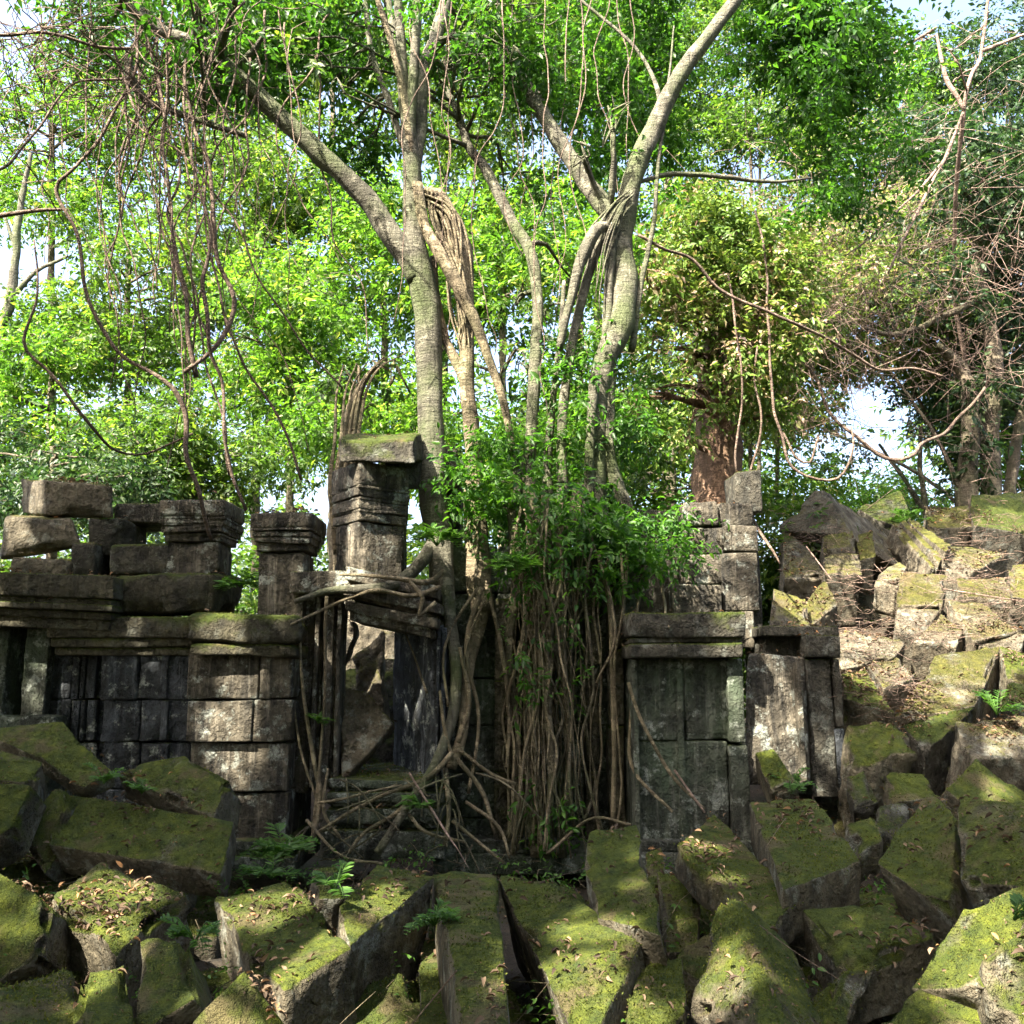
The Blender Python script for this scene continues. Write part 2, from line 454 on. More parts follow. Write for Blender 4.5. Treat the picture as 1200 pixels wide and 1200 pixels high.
M = {}
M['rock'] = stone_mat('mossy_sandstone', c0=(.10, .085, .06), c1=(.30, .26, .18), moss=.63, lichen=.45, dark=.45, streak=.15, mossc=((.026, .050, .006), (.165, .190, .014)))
M['rock_sun'] = stone_mat('yellow_mossy_sandstone', c0=(.11, .09, .06), c1=(.32, .27, .19), moss=.42, lichen=.45, dark=.5, streak=.25, mossc=((.045, .05, .010), (.17, .16, .026)))  # sandstone with sparser, yellower moss
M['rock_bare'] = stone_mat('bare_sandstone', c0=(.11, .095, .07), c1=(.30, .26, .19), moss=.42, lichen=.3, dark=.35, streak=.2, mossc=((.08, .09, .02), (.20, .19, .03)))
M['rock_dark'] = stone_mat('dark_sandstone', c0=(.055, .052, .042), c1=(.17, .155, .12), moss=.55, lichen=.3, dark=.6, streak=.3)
M['wall_blue'] = stone_mat('weathered_wall_stone', c0=(.034, .042, .054), c1=(.125, .14, .16), moss=.25, lichen=.8, dark=.55, streak=.9)
M['wall_warm'] = stone_mat('brown_grey_wall_stone', c0=(.075, .066, .052), c1=(.24, .21, .16), moss=.25, lichen=.85, dark=.4, streak=.75)
M['wall_green'] = stone_mat('green_stained_wall_stone', c0=(.055, .063, .052), c1=(.17, .175, .14), moss=.25, lichen=.75, dark=.5, streak=.6, green=.7)
M['cornice'] = stone_mat('mossy_cornice_stone', c0=(.055, .05, .034), c1=(.16, .145, .095), moss=.72, lichen=.15, dark=.4, streak=.35)
M['bark'] = bark_mat('pale_grey_bark', (.05, .047, .035), (.145, .138, .105), .6, .18)
M['bark_brown'] = bark_mat('reddish_brown_bark', (.07, .042, .028), (.19, .12, .08), .05, .3)
M['bark_dark'] = bark_mat('dark_bark', (.06, .05, .038), (.15, .125, .09), .3)
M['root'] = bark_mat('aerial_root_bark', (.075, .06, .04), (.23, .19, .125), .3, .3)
M['root_dark'] = bark_mat('dark_root_bark', (.045, .04, .026), (.15, .13, .09), .4, .3)  # darker tone of root bark
M['vine'] = bark_mat('vine_bark', (.08, .055, .045), (.19, .14, .11), .05, .2)
M['twig'] = bark_mat('dry_twig', (.11, .078, .062), (.27, .195, .16), .0, .2)
M['leaf_mid'] = leaf_mat('green_leaves', [(.1, (.018, .040, .012)), (.45, (.045, .09, .020)), (.75, (.085, .14, .028)), (.95, (.20, .22, .05))])
M['leaf_deep'] = leaf_mat('deep_green_leaves', [(.1, (.018, .050, .012)), (.5, (.035, .095, .018)), (.9, (.07, .15, .022))], trans=.5)
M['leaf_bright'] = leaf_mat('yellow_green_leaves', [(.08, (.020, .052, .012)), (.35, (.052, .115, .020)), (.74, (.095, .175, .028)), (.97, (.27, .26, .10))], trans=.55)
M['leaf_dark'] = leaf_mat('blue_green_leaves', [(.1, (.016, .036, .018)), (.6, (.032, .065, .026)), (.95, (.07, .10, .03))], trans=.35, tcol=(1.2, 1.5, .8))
M['leaf_dry'] = leaf_mat('dry_and_green_leaves', [(.05, (.05, .10, .02)), (.4, (.10, .19, .03)), (.68, (.17, .25, .05)), (.8, (.36, .27, .20)), (.97, (.55, .42, .40))], trans=.4, tcol=(1.3, 1.2, .8))
M['leaf_vine'] = leaf_mat('climber_leaves', [(.1, (.022, .06, .014)), (.5, (.045, .12, .022)), (.9, (.09, .19, .03))])
M['fern'] = leaf_mat('fern_leaves', [(.1, (.04, .10, .02)), (.9, (.09, .19, .03))], trans=.4)
M['moss'] = leaf_mat('moss_tufts', [(.1, (.025, .040, .006)), (.5, (.065, .080, .012)), (.95, (.15, .15, .025))], trans=.25, rough=.9, clump=.6)
M['litter'] = leaf_mat('fallen_leaves', [(.05, (.035, .024, .017)), (.45, (.10, .066, .042)), (.78, (.21, .145, .095)), (.97, (.36, .18, .07))], trans=.15, rough=.8, tcol=(1, .8, .6), clump=.2)
k = NT('forest_soil'); geo = k.n("ShaderNodeNewGeometry"); ps = geo.outputs['Position']
c = k.ramp(k.noise(ps, 6, 8, .7), [(.3, (.020, .016, .011)), (.55, (.06, .045, .03)), (.75, (.12, .09, .055))])
c = k.mix(k.mapr(k.noise(ps, .9, 5, .6), .48, .6, 0, .7), c, (.035, .045, .012))
p = k.n("ShaderNodeBsdfPrincipled"); p.inputs['Roughness'].default_value = .95; k.l(c, p.inputs['Base Color'])
k.l(k.bump(k.noise(ps, 22, 6, .75), .05, 1.0), p.inputs['Normal']); k.l(p.outputs[0], k.out.inputs[0]); M['soil'] = k.m

# ------------------------------------------------------------------ ground
def sstep(a, b, x): t = np.clip((x - a) / (b - a), 0, 1); return t * t * (3 - 2 * t)
def ground_z(x, y):
    x = np.asarray(x, float); y = np.asarray(y, float)
    prof = np.interp(y, [3, 5, 6.2, 7.2, 8.4, 10, 11.5, 13, 20, 40], [-.3, -.25, -.12, .05, .52, 1.5, 2.6, 3.1, 2.8, 1.0])
    hr = sstep(.27 * y - .1, .27 * y + 1.2, x)
    base = np.where(y > 8.8, sstep(8.8, 10, y) * .7 - .15, -.15) + .25 * sstep(-2.2, -3.4, x) * sstep(9, 7, y)
    z = base * (1 - hr) + prof * hr
    far = sstep(20, 60, y)
    q = np.stack([x.ravel() * .8, y.ravel() * .8, x.ravel() * 0], 1)
    return z * (1 - far) + (fbm(q, 5, 3) * .13).reshape(z.shape)
def grid_sheet(name, xs, ys, zoff=0):
    X, Y = np.meshgrid(xs, ys); Z = ground_z(X, Y) + zoff
    V = np.stack([X, Y, Z], -1).reshape(-1, 3); nx = len(xs)
    i = np.arange(len(ys) - 1)[:, None] * nx + np.arange(nx - 1)[None]
    Q = np.stack([i, i + 1, i + nx + 1, i + nx], -1).reshape(-1, 4)
    mb = MB(); mb.add(V, Q); return mb
xs = np.concatenate([[-600, -300, -150, -80, -40, -25], np.arange(-16, 16.1, .16), [25, 40, 80, 150, 300, 600]])
ys = np.concatenate([[-300, -150, -60, -25, -12], np.arange(-6, 22, .16), [24, 28, 35, 45, 60, 100, 200, 400, 700]])
tag(grid_sheet('ground', xs, ys).build('ground', M['soil']), kind='structure')

# ------------------------------------------------------------------ masonry
def courses(mb, px0, px1, rows, Y, depth, wmin=.32, wmax=.62, jit=.008, tops=0, rnd=.014, rough=.006, chip=.5, first=None):
    for a, b in zip(rows[:-1], rows[1:]):
        cx = (px0 + px1) / 2; cy = (a + b) / 2
        x0, x1 = P(px0, cy, Y)[0], P(px1, cy, Y)[0]; z1, z0 = P(cx, a, Y)[2], P(cx, b, Y)[2]
        x = x0
        while x < x1 - .02:
            w = RNG.uniform(wmin, wmax)
            if x1 - x - w < wmin * .6: w = x1 - x
            dy = RNG.uniform(-jit, jit) * 1.6
            box(mb, x + .003, x + w - .003, Y + dy, Y + depth, z0 + .003, z1 - .003, rnd=rnd, rough=rough, chip=chip, jit=jit * .4, tops=tops)
            x += w
def mouldpx(mb, px0, px1, py0, py1, Y, depth, prof, slope=0.0, **k):
    """stacked bands: prof = [(share of the height, how far it stands out)], top to bottom; slope = drop in px over the length"""
    tot = sum(p[0] for p in prof); a = py0
    for s_, pr in prof:
        b = a + (py1 - py0) * s_ / tot
        cx = (px0 + px1) / 2
        C = []
        for yy, (ya) in ((0, b), (1, a)):
            for d in (0, 1):
                for s in (0, 1):
                    q = P(px0 if s == 0 else px1, ya + (slope * (s - .5) * 1.0), Y)
                    C.append([q[0] + (-pr if s == 0 else pr) * .7, Y - pr + d * (depth + pr), q[2]])
        hexa(mb, C, k.get('rnd', .012), k.get('rough', .006), k.get('cell', .07), chip=k.get('chip', .5), tops=k.get('tops', 0))
        a = b - 0.001

# left wall: three stepped faces under a mossy cornice
w = empty('ruined_wall', 'long stepped stone wall with stained courses and mossy cornice left of the doorway', 'wall', loc=tuple(P(200, 1010, 7.8)))
mb = MB()
courses(mb, 218, 342, [767, 820, 870], 7.55, 1.0, .45, .7)
courses(mb, 222, 337, [870, 928, 1000], 7.6, .9, .45, .8)
mb.build('masonry', M['wall_warm'], w); mb = MB()
courses(mb, 118, 222, [767, 820, 869, 925, 1000], 7.8, .9, .3, .6)
courses(mb, 40, 122, [766, 819, 869, 925, 1000], 7.95, .9, .3, .5)
mb.build('masonry', M['wall_blue'], w)
mb = MB()
for a, b in ((84, 92), (94, 99), (101, 112), (188, 196)):
    for r0, r1 in ((768, 819), (821, 868), (871, 924)):
        boxpx(mb, a, r0, b, r1, 7.9 if a < 150 else 7.76, .2, rnd=.008, rough=.004)
mb.build('pilaster_strips', M['wall_blue'], w)
mb = MB()
mouldpx(mb, 58, 225, 722, 768, 7.72, 1.1, [(.55, .03), (.25, .0), (.2, -.03)], tops=1, rnd=.02)
mouldpx(mb, 222, 348, 720, 768, 7.44, 1.2, [(.7, .03), (.3, .0)], tops=1, rnd=.05, rough=.02, chip=1)
mb.build('cornice', M['cornice'], w)
mb = MB()
mouldpx(mb, 225, 342, 985, 1022, 7.5, .9, [(.3, .03), (.2, -.02), (.5, .06)])
mb.build('plinth', M['wall_green'], w)

# lintel at the far left
l = empty('broken_portal', 'short stone doorway with a moulded lintel at the left end of the stepped wall', 'doorway', loc=tuple(P(40, 860, 7.9)))
mb = MB(); mouldpx(mb, -60, 131, 672, 735, 7.6, .9, [(.42, .04), (.12, .0), (.12, .02), (.14, -.03), (.2, -.06)], slope=7, tops=1)
mb.build('lintel', M['cornice'], l)
mb = MB(); boxpx(mb, 26, 732, 54, 860, 7.85, .5); mb.build('jamb', M['wall_green'], l)
mb = MB(); boxpx(mb, -40, 732, 6, 860, 7.85, .5); mb.build('jamb', M['wall_green'], l)
mb = MB(); boxpx(mb, -60, 842, 58, 990, 7.7, .9, rough=.02); mb.build('base', M['wall_green'], l)

# loose stones and capitals on top of the left wall
def rock(label, pts, t, mat='rock', name='fallen_stone', cat='stone', **k):
    if min(p[2] if p[2] >= 3 else 0 for p in pts) > 7.15 and pts[0][0] > 880: k.setdefault('slope', True)
    mb = MB(); quadblock(mb, pts, t, **k)
    return tag(mb.build(name, M[mat]), label, cat, 'fallen temple stones')
def bl(label, a, mat='rock_dark', Y=8, d=.6, name='loose_block', **k):
    mb = MB(); boxpx(mb, *a, Y, d, **dict(dict(rnd=.03, rough=.015, chip=1, tops=1), **k))
    return tag(mb.build(name, M[mat]), label, 'stone', 'stones resting on the walls')
mb = MB(); hexa(mb, [P(52, 604, 8.1), P(135, 609, 8.0), P(24, 603, 8.7), P(120, 606, 8.7), P(53, 562, 8.1), P(134, 572, 8.0), P(26, 562, 8.7), P(120, 568, 8.7)], .03, .015, tops=1)
tag(mb.build('loose_block', M['rock_bare']), 'topmost long block of the heap above the far left lintel, its end lit', 'stone', 'stones resting on the walls')
mb = MB(); hexa(mb, [P(2, 657, 8.0), P(97, 640, 8.0), P(0, 655, 8.6), P(90, 640, 8.6), P(8, 603, 8.0), P(84, 608, 8.0), P(8, 603, 8.6), P(80, 606, 8.6)], .05, .02, tops=1)
tag(mb.build('loose_block', M['rock_bare']), 'squat block under the topmost long block, above the far left lintel', 'stone', 'stones resting on the walls')
bl('block beside the dark gap under the topmost long block', (102, 609, 142, 652), Y=8.05)
bl('long low slab running from the topmost block towards the first capital', (133, 590, 200, 614), Y=8.3)
bl('flat block left of the first capital, above the long ledge slab', (128, 637, 198, 672), Y=7.95)
bl('small upright block between the left heap and the flat block', (80, 634, 108, 678), Y=7.9, d=.4)
bl('long ledge slab lying on the mossy cornice below the first capital', (130, 670, 256, 717), Y=7.75, d=.7, mat='cornice')
bl('crumbled low stone on top of the far left lintel', (12, 652, 78, 676), Y=7.9, d=.5, mat='rock_bare', rough=.04)
bl('backing block behind the first capital in the left heap', (100, 650, 200, 690), Y=8.5, d=.5)

def column(label, cx, cy0, cy1, wcap, wshaft, ycap, Y, rotz=0.0, mat='wall_warm', depthf=1.0):
    """square pillar: shaft, moulded capital widening upwards"""
    base = P(cx, cy1, Y + px2m(wshaft, Y) / 2)
    c = empty('stone_pillar', label, 'pillar', 'standing pillars on the wall', loc=tuple(base))
    def lay(mb, py0, py1, wpx, rn=.015):
        h = px2m(wpx, Y) / 2; z1 = P(cx, py0, Y)[2]; z0 = P(cx, py1, Y)[2]
        C = []
        for z in (z0, z1):
            for yy in (-h, h):
                for xx in (-h, h):
                    X = xx * math.cos(rotz) - yy * math.sin(rotz) * depthf; Yy = xx * math.sin(rotz) + yy * math.cos(rotz)
                    C.append([base[0] + X, base[1] + Yy, z])
        hexa(mb, C, rn, .008, .06, chip=.8, tops=1 if rn > .02 else 0)
    mb = MB(); lay(mb, ycap + 1, cy1 + 22, wshaft, .02); mb.build('shaft', M[mat], c)
    mb = MB(); H = ycap - cy0; y = cy0
    for fr, ww in ((.42, 1.0), (.05, .93), (.13, .92), (.05, .82), (.15, .80), (.05, .68), (.15, .64)):
        wp = wshaft + (wcap - wshaft) * (ww - .5) / .5; lay(mb, y, y + H * fr + .3, wp, .03 if fr > .3 else .01); y += H * fr
    mb.build('capital', M['wall_warm' if mat != 'wall_blue' else 'wall_blue'], c)
column('first squat pillar with a wide moulded capital above the long ledge slab', 234, 586, 682, 80, 62, 634, 7.95)
column('second squat pillar, capital covered with dry leaves, left of the tall one', 335, 602, 712, 74, 54, 646, 7.75)
column('tall square pillar above the doorway lintel with its corner turned forward', 431, 543, 674, 72, 62, 611, 7.9, rotz=math.radians(38), depthf=1)
mb = MB(); boxpx(mb, 458, 560, 474, 670, 8.9, .3); 
tag(mb.build('stone_pillar', M['wall_warm']), 'thin pillar standing behind the tall square pillar', 'pillar')
mb = MB()
hexa(mb, [P(398, 540, 7.7), P(488, 542, 7.75), P(402, 540, 8.4), P(500, 542, 8.4), P(399, 513, 7.75), P(484, 514, 7.8), P(404, 506, 8.3), P(494, 508, 8.3)], .03, .02, tops=1)
tag(mb.build('loose_block', M['rock_dark']), 'heavy block capping the tall square pillar', 'stone')
mb = MB(); hexa(mb, [P(455, 572, 8.1), P(536, 572, 8.5), P(455, 572, 8.7), P(536, 572, 9.1), P(452, 508, 8.1), P(534, 526, 8.5), P(455, 508, 8.7), P(534, 526, 9.1)], .03, .02, tops=1)
tag(mb.build('architrave', M['rock_dark']), 'dark stone beam running behind the pale trunk from the tall pillar', 'stone beam')
mb = MB(); boxpx(mb, 509, 566, 540, 690, 8.9, .4)
tag(mb.build('stone_pillar', M['rock_dark']), 'dark pillar carrying the beam behind the pale trunk', 'pillar')

# doorway
door_root = d = empty('doorway', 'stone doorway with moulded frame and leaning lintel wrapped in roots', 'doorway', loc=tuple(P(440, 1000, 7.9)))
mb = MB(); 
boxpx(mb, 336, 668, 414, 694, 7.62, .9, tops=1); 
mouldpx(mb, 408, 512, 676, 738, 7.62, .9, [(.25, .02), (.08, -.03), (.2, .05), (.08, -.02), (.2, .03), (.19, -.02)], slope=22, tops=1, cell=.05)
mb.build('lintel', M['wall_warm'], d)
mb = MB(); boxpx(mb, 338, 695, 366, 930, 7.85, .35)
for a, b, yy in ((366, 371, 7.78), (372, 375, 7.84), (377, 388, 7.76), (389, 393, 7.82), (393, 398, 7.74)): boxpx(mb, a, 700 if a < 390 else 706, b, 925, yy, .3, rnd=.01, cell=.05)
mb.build('jamb', M['wall_warm'], d)
mb = MB(); q = lambda px, py, Y: P(px, py, Y)
hexa(mb, [q(505, 918, 7.8), q(522, 918, 7.8), q(459, 900, 8.5), q(522, 905, 8.6), q(505, 732, 7.8), q(520, 732, 7.8), q(461, 733, 8.5), q(520, 735, 8.6)], .02, .012, .06)
for a, b, yy in ((510, 514, 7.72), (516, 522, 7.76)): boxpx(mb, a, 736, b, 915, yy, .3, rnd=.01)
mb.build('jamb', M['wall_blue'], d)
mb = MB(); mouldpx(mb, 385, 515, 912, 1005, 7.55, 1.2, [(.12, .0), (.06, -.05), (.14, .03), (.06, -.04), (.2, .02), (.07, -.05), (.35, .05)], tops=1, rnd=.02, rough=.012, chip=1)
mb.build('sill', M['wall_green'], d)
rock('leaning blue-grey slab blocking the lower half of the doorway', [(393, 800, 8.05), (428, 808, 8.05), (464, 846, 7.95), (398, 917, 7.72)], .2, 'rock_sun', cell=.05)
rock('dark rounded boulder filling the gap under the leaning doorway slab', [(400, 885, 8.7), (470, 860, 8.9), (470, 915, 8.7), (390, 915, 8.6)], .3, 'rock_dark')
rock('jagged ribbed stone standing behind the doorway, streaked with sun', [(408, 768, 9.3), (452, 740, 9.4), (458, 850, 9.0), (425, 838, 9.0)], .3, 'rock_bare', rough=.05, rnd=.02)
rock('curved dark stone in the upper left corner of the doorway opening', [(392, 722, 9.0), (414, 728, 9.0), (405, 770, 8.9), (390, 790, 8.9)], .25, 'wall_warm', rough=.03)
rock('pale stone visible high behind the doorway under the lintel', [(380, 690, 10.6), (470, 700, 10.6), (470, 790, 10.2), (380, 790, 10.2)], .5, 'rock_bare', rough=.04)
rock('low dark stone heap deep behind the doorway opening', [(385, 790, 9.6), (520, 760, 9.9), (520, 930, 9.2), (385, 930, 9.2)], .5, 'rock_dark', rough=.05)

# middle wall behind the roots
w = empty('root_covered_wall', 'dark green stained wall almost hidden behind the curtain of hanging roots', 'wall', loc=tuple(P(630, 1005, 8.3)))
mb = MB(); courses(mb, 515, 745, [640, 695, 745, 795, 850, 905, 958, 1010], 8.3, .9, .35, .7)
mb.build('masonry', M['wall_green'], w)
mb = MB(); courses(mb, 579, 604, [700, 797, 905, 1010], 8.1, .3, .5, .6); courses(mb, 686, 702, [652, 780, 905, 985], 8.12, .3, .5, .6); courses(mb, 714, 733, [652, 700, 760, 850, 985], 8.1, .3, .5, .6)
mb.build('pilaster_strips', M['cornice'], w)
mb = MB(); mouldpx(mb, 515, 745, 985, 1022, 8.05, .9, [(.4, .0), (.6, .08)]); mb.build('plinth', M['wall_green'], w)

# right pier with cornice
w = empty('corner_pier', 'broad panelled stone pier with a dark projecting cornice right of the roots', 'pier', loc=tuple(P(806, 1000, 7.7)))
mb = MB(); mouldpx(mb, 741, 868, 718, 771, 7.5, 1.0, [(.55, .05), (.12, .01), (.33, .03)], tops=1, rnd=.02); mb.build('cornice', M['rock_dark'], w)
mb = MB()
boxpx(mb, 743, 772, 802, 868, 7.62, .9); boxpx(mb, 803, 772, 855, 868, 7.64, .9); boxpx(mb, 743, 869, 855, 990, 7.63, .9)
boxpx(mb, 743, 772, 749, 990, 7.585, .2, rnd=.01); boxpx(mb, 855, 772, 873, 872, 7.58, .9, rough=.012); boxpx(mb, 856, 873, 878, 992, 7.57, .9, rough=.012)
boxpx(mb, 795, 772, 803, 990, 7.6, .2, rnd=.01)
mb.build('masonry', M['wall_green'], w)
mb = MB(); mouldpx(mb, 741, 878, 985, 1022, 7.55, .9, [(.35, .02), (.65, .08)]); mb.build('plinth', M['wall_green'], w)

# stack above the pier
w = empty('stacked_masonry', 'crumbling tower of stacked blocks rising behind the corner pier', 'wall', loc=tuple(P(845, 720, 8.6)))
mb = MB(); boxpx(mb, 800, 587, 842, 616, 8.5, .8, rnd=.03, tops=1); boxpx(mb, 843, 589, 884, 617, 8.55, .8, rnd=.03, tops=1)
boxpx(mb, 804, 617, 848, 649, 8.5, .8, rnd=.02); boxpx(mb, 849, 616, 888, 647, 8.42, .8, rnd=.02)
boxpx(mb, 803, 650, 846, 684, 8.45, .8); boxpx(mb, 847, 648, 889, 716, 8.42, .8)
boxpx(mb, 788, 685, 846, 722, 8.35, .8); boxpx(mb, 846, 717, 884, 760, 8.4, .8)
boxpx(mb, 868, 640, 892, 740, 8.5, .8)
mb.build('masonry', M['wall_warm'], w)
mb = MB(); boxpx(mb, 735, 624, 806, 722, 8.9, .6, rough=.02); mb.build('recess', M['rock_dark'], w)
bl('dark upright block standing above the stacked tower beside the brown trunk', (861, 552, 893, 602), Y=9.3, d=.5)
bl('flat block on the wall top left of the stacked tower', (750, 596, 802, 626), Y=9.0, d=.6, mat='rock_bare')

# slab and right pier
mb = MB(); hexa(mb, [P(877, 920, 7.6), P(950, 918, 7.75), P(880, 915, 7.85), P(952, 914, 8.0), P(875, 764, 7.75), P(944, 770, 7.9), P(877, 764, 8.0), P(949, 770, 8.15)], .02, .012, .05, tops=1)
s = mb.build('standing_slab', M['wall_warm']); tag(s, 'tall framed slab leaning between the corner pier and the narrow pier', 'stone slab')
mb = MB(); boxpx(mb, 936, 776, 942, 916, 7.72, .1, rnd=.008); mb.build('frame_strip', M['wall_warm'], s)
w = empty('narrow_pier', 'narrow dark pier with a pale right edge at the foot of the rubble slope', 'pier', loc=tuple(P(965, 950, 7.9)))
mb = MB(); boxpx(mb, 949, 772, 978, 935, 7.85, .7); boxpx(mb, 978, 772, 986, 852, 7.82, .7, rough=.015); mb.build('shaft', M['rock_dark'], w)
mb = MB(); hexa(mb, [P(985, 945, 7.8), P(997, 943, 7.8), P(985, 945, 8.4), P(999, 943, 8.4), P(977, 852, 7.8), P(987, 852, 7.8), P(979, 852, 8.4), P(989, 852, 8.4)], .015, .012, .05)
mb.build('edge_stone', M['wall_blue'], w)
mb = MB(); boxpx(mb, 897, 733, 984, 745, 7.95, .8, tops=1); boxpx(mb, 897, 745, 946, 800, 8.1, .7); boxpx(mb, 946, 745, 985, 771, 7.8, .8, tops=1)
mb.build('cap', M['rock_dark'], w)

# ------------------------------------------------------------------ fallen stones, foreground
R = rock
R('long mossy beam leaning above a dark hollow below the left lintel', [(-30, 853, 6.9), (72, 846, 7.0), (130, 905, 6.6), (98, 922, 6.5)], .14)
R('grey-fronted mossy block at the left edge under the leaning beam', [(-40, 866, 6.5), (52, 895, 6.4), (40, 922, 6.2), (-40, 908, 6.2)], .4)
R('flat dark green face at the left edge beside the broad slab', [(-50, 915, 6.0), (38, 920, 6.0), (12, 975, 5.8), (-50, 1015, 5.7)], .3)
R('broad flat green slab lying in front of the stepped wall', [(75, 928, 6.5), (272, 960, 6.3), (258, 1022, 5.9), (58, 990, 6.1)], .25)
R('gable-shaped mossy stone resting behind the broad flat slab', [(130, 902, 6.8), (217, 883, 6.9), (271, 912, 6.6), (250, 958, 6.4)], .35)
R('dark tilted block wedged left of the broad flat slab', [(20, 975, 6.2), (62, 918, 6.4), (84, 932, 6.3), (50, 1025, 6.0)], .5)
R('big grey block at the left edge with a sunlit mossy rim', [(-60, 985, 5.2), (55, 1053, 5.0), (43, 1120, 4.85), (-60, 1185, 4.7)], .5)
R('mossy block carrying a drift of dry leaves near the left edge', [(60, 1055, 5.3), (122, 1004, 5.8), (218, 1043, 5.4), (128, 1130, 4.8)], .45, rough=.03)
R('low dark green stone in the bottom left corner', [(-40, 1165, .35), (92, 1137, .3), (85, 1215, .25), (-40, 1240, .3)], .4)
R('upright mossy block with a lit face, left of its pair at the bottom', [(97, 1137, .42), (150, 1127, .42), (156, 1225, .3), (76, 1225, .3)], .4)
R('upright mossy block with a lit rim, right of its pair at the bottom', [(157, 1103, .5), (213, 1098, .52), (230, 1170, .38), (153, 1220, .25)], .4)
R('pointed mossy stone rising from the bottom edge beside dry leaves', [(225, 1200, .35), (285, 1140, .5), (340, 1215, .3), (270, 1260, .2)], .35)
R('large pale-topped block in a patch of sun left of centre', [(250, 1050, .42), (345, 1032, .45), (414, 1107, .40), (330, 1160, .3)], .42, mat='rock', rnd=.03)
R('small mossy stone behind the pale-topped block', [(368, 1018, .5), (398, 1014, .5), (405, 1050, .4), (372, 1052, .4)], .3)
R('broad block with a mossy top and dark front left of the long slab', [(396, 1058, .5), (443, 1012, .55), (508, 1028, .52), (412, 1102, .42)], .55)
R('added dark block standing for the shaded left side of the long mossy slab', [(500, 1050, .25), (532, 1046, .3), (552, 1225, .1), (485, 1225, .1)], .5, mat='rock_dark')  # added block: the slab's left face, its shade put into darker stone
R('long narrow mossy slab running down to the bottom edge', [(505, 1017, .5), (582, 1021, .5), (598, 1225, .42), (545, 1225, .42)], .7, rnd=.03)
R('huge slanting block with sun flecks in the middle of the foreground', [(583, 1025, .48), (655, 1036, .5), (752, 1103, .42), (690, 1240, .2)], .5)
R('tall mossy stone standing up with reddish leaves on its tip', [(690, 974, .75), (746, 964, .78), (775, 1098, .45), (700, 1078, .45)], .35, rough=.025)
R('small round-headed stone right of the tall mossy stone', [(755, 1000, .4), (775, 993, .42), (783, 1045, .3), (760, 1048, .3)], .2)
R('short dark mossy block between the tall stone and the split slab', [(772, 1022, .42), (819, 1026, .42), (817, 1115, .15), (783, 1117, .15)], .3)
R('split slab sloping down to the right, strewn with leaves', [(792, 992, .62), (838, 955, .64), (937, 1052, .5), (903, 1094, .42)], .2)
R('wedge-shaped vivid green stone with a lit left flank', [(838, 1046, .62), (866, 1050, .62), (925, 1225, .35), (802, 1190, .2)], .4, rnd=.06)
R('dark green block at the bottom left of the wedge-shaped stone', [(745, 1130, .32), (797, 1118, .34), (808, 1225, .2), (734, 1225, .2)], .3)
R('thick mossy slab with an overhanging dark front below the narrow pier', [(880, 938, .78), (953, 931, .80), (1008, 1010, .62), (918, 1040, .58)], .3)
R('flat grey-green stone littered with dry leaves right of the wedge', [(940, 1070, .45), (1045, 1058, .52), (1100, 1100, .42), (990, 1142, .33)], .3)
R('slanting triangular mossy slab on the lower right slope', [(1028, 1012, .62), (1089, 930, .86), (1121, 955, .86), (1110, 1064, .5)], .35)
R('wide mossy block at the right edge below the dark hollow', [(1122, 937, .95), (1230, 945, 1.0), (1230, 1042, .7), (1118, 1032, .65)], .35)
R('curved mossy slab with a bright sun patch near the lower right', [(1125, 1062, .72), (1230, 1022, .85), (1150, 1160, .5), (1065, 1158, .42)], .4)
R('brownish block at the right edge of the bottom row', [(1240, 1050, .78), (1156, 1118, .62), (1160, 1190, .42), (1240, 1235, .36)], .35, mat='rock', rnd=.03)
R('low green peak rising from the bottom edge at the right', [(1005, 1215, .3), (1099, 1148, .45), (1190, 1210, .35), (1100, 1270, .2)], .3)
R('narrow mossy stone pointing down between the two lower right stones', [(945, 1210, .2), (988, 1138, .36), (1028, 1128, .36), (1000, 1200, .2)], .25)
R('hollowed block with a carved groove at the right edge', [(1116, 846, 7.6), (1230, 830, 7.9), (1230, 886, 7.3), (1137, 893, 7.2)], .5, mat='rock_bare', rough=.03)
R('peaked mossy stone under the hollowed block at the right edge', [(1108, 924, 6.9), (1146, 887, 7.2), (1225, 943, 6.9), (1150, 957, 6.7)], .35)
R('dark mossy boulder right of the pale edge of the narrow pier', [(986, 852, 7.8), (1048, 843, 7.9), (1077, 882, 7.5), (1000, 907, 7.4)], .45, mat='rock', rnd=.09, rough=.04)
R('small sloping stone under the dark mossy boulder', [(1040, 903, 7.2), (1082, 905, 7.2), (1102, 934, 6.9), (1045, 942, 6.9)], .3)
R('grey angular stone leaning at the foot of the narrow pier', [(990, 905, 7.3), (1012, 900, 7.3), (1030, 940, 7.0), (1000, 950, 7.0)], .3, mat='rock_dark')
R('round dark boulder among the angular blocks below the narrow pier', [(1023, 938, 6.9), (1062, 938, 6.9), (1060, 980, 6.6), (1022, 978, 6.6)], .3, mat='rock_dark', rnd=.12, rough=.03)
R('small mossy dome right of the thick overhanging slab', [(988, 960, 6.7), (1024, 953, 6.8), (1040, 982, 6.5), (1006, 998, 6.4)], .3, rnd=.08)
R('short mossy block wedged behind the standing slab foot', [(882, 885, 7.5), (905, 878, 7.5), (935, 920, 7.1), (905, 930, 7.1)], .3)
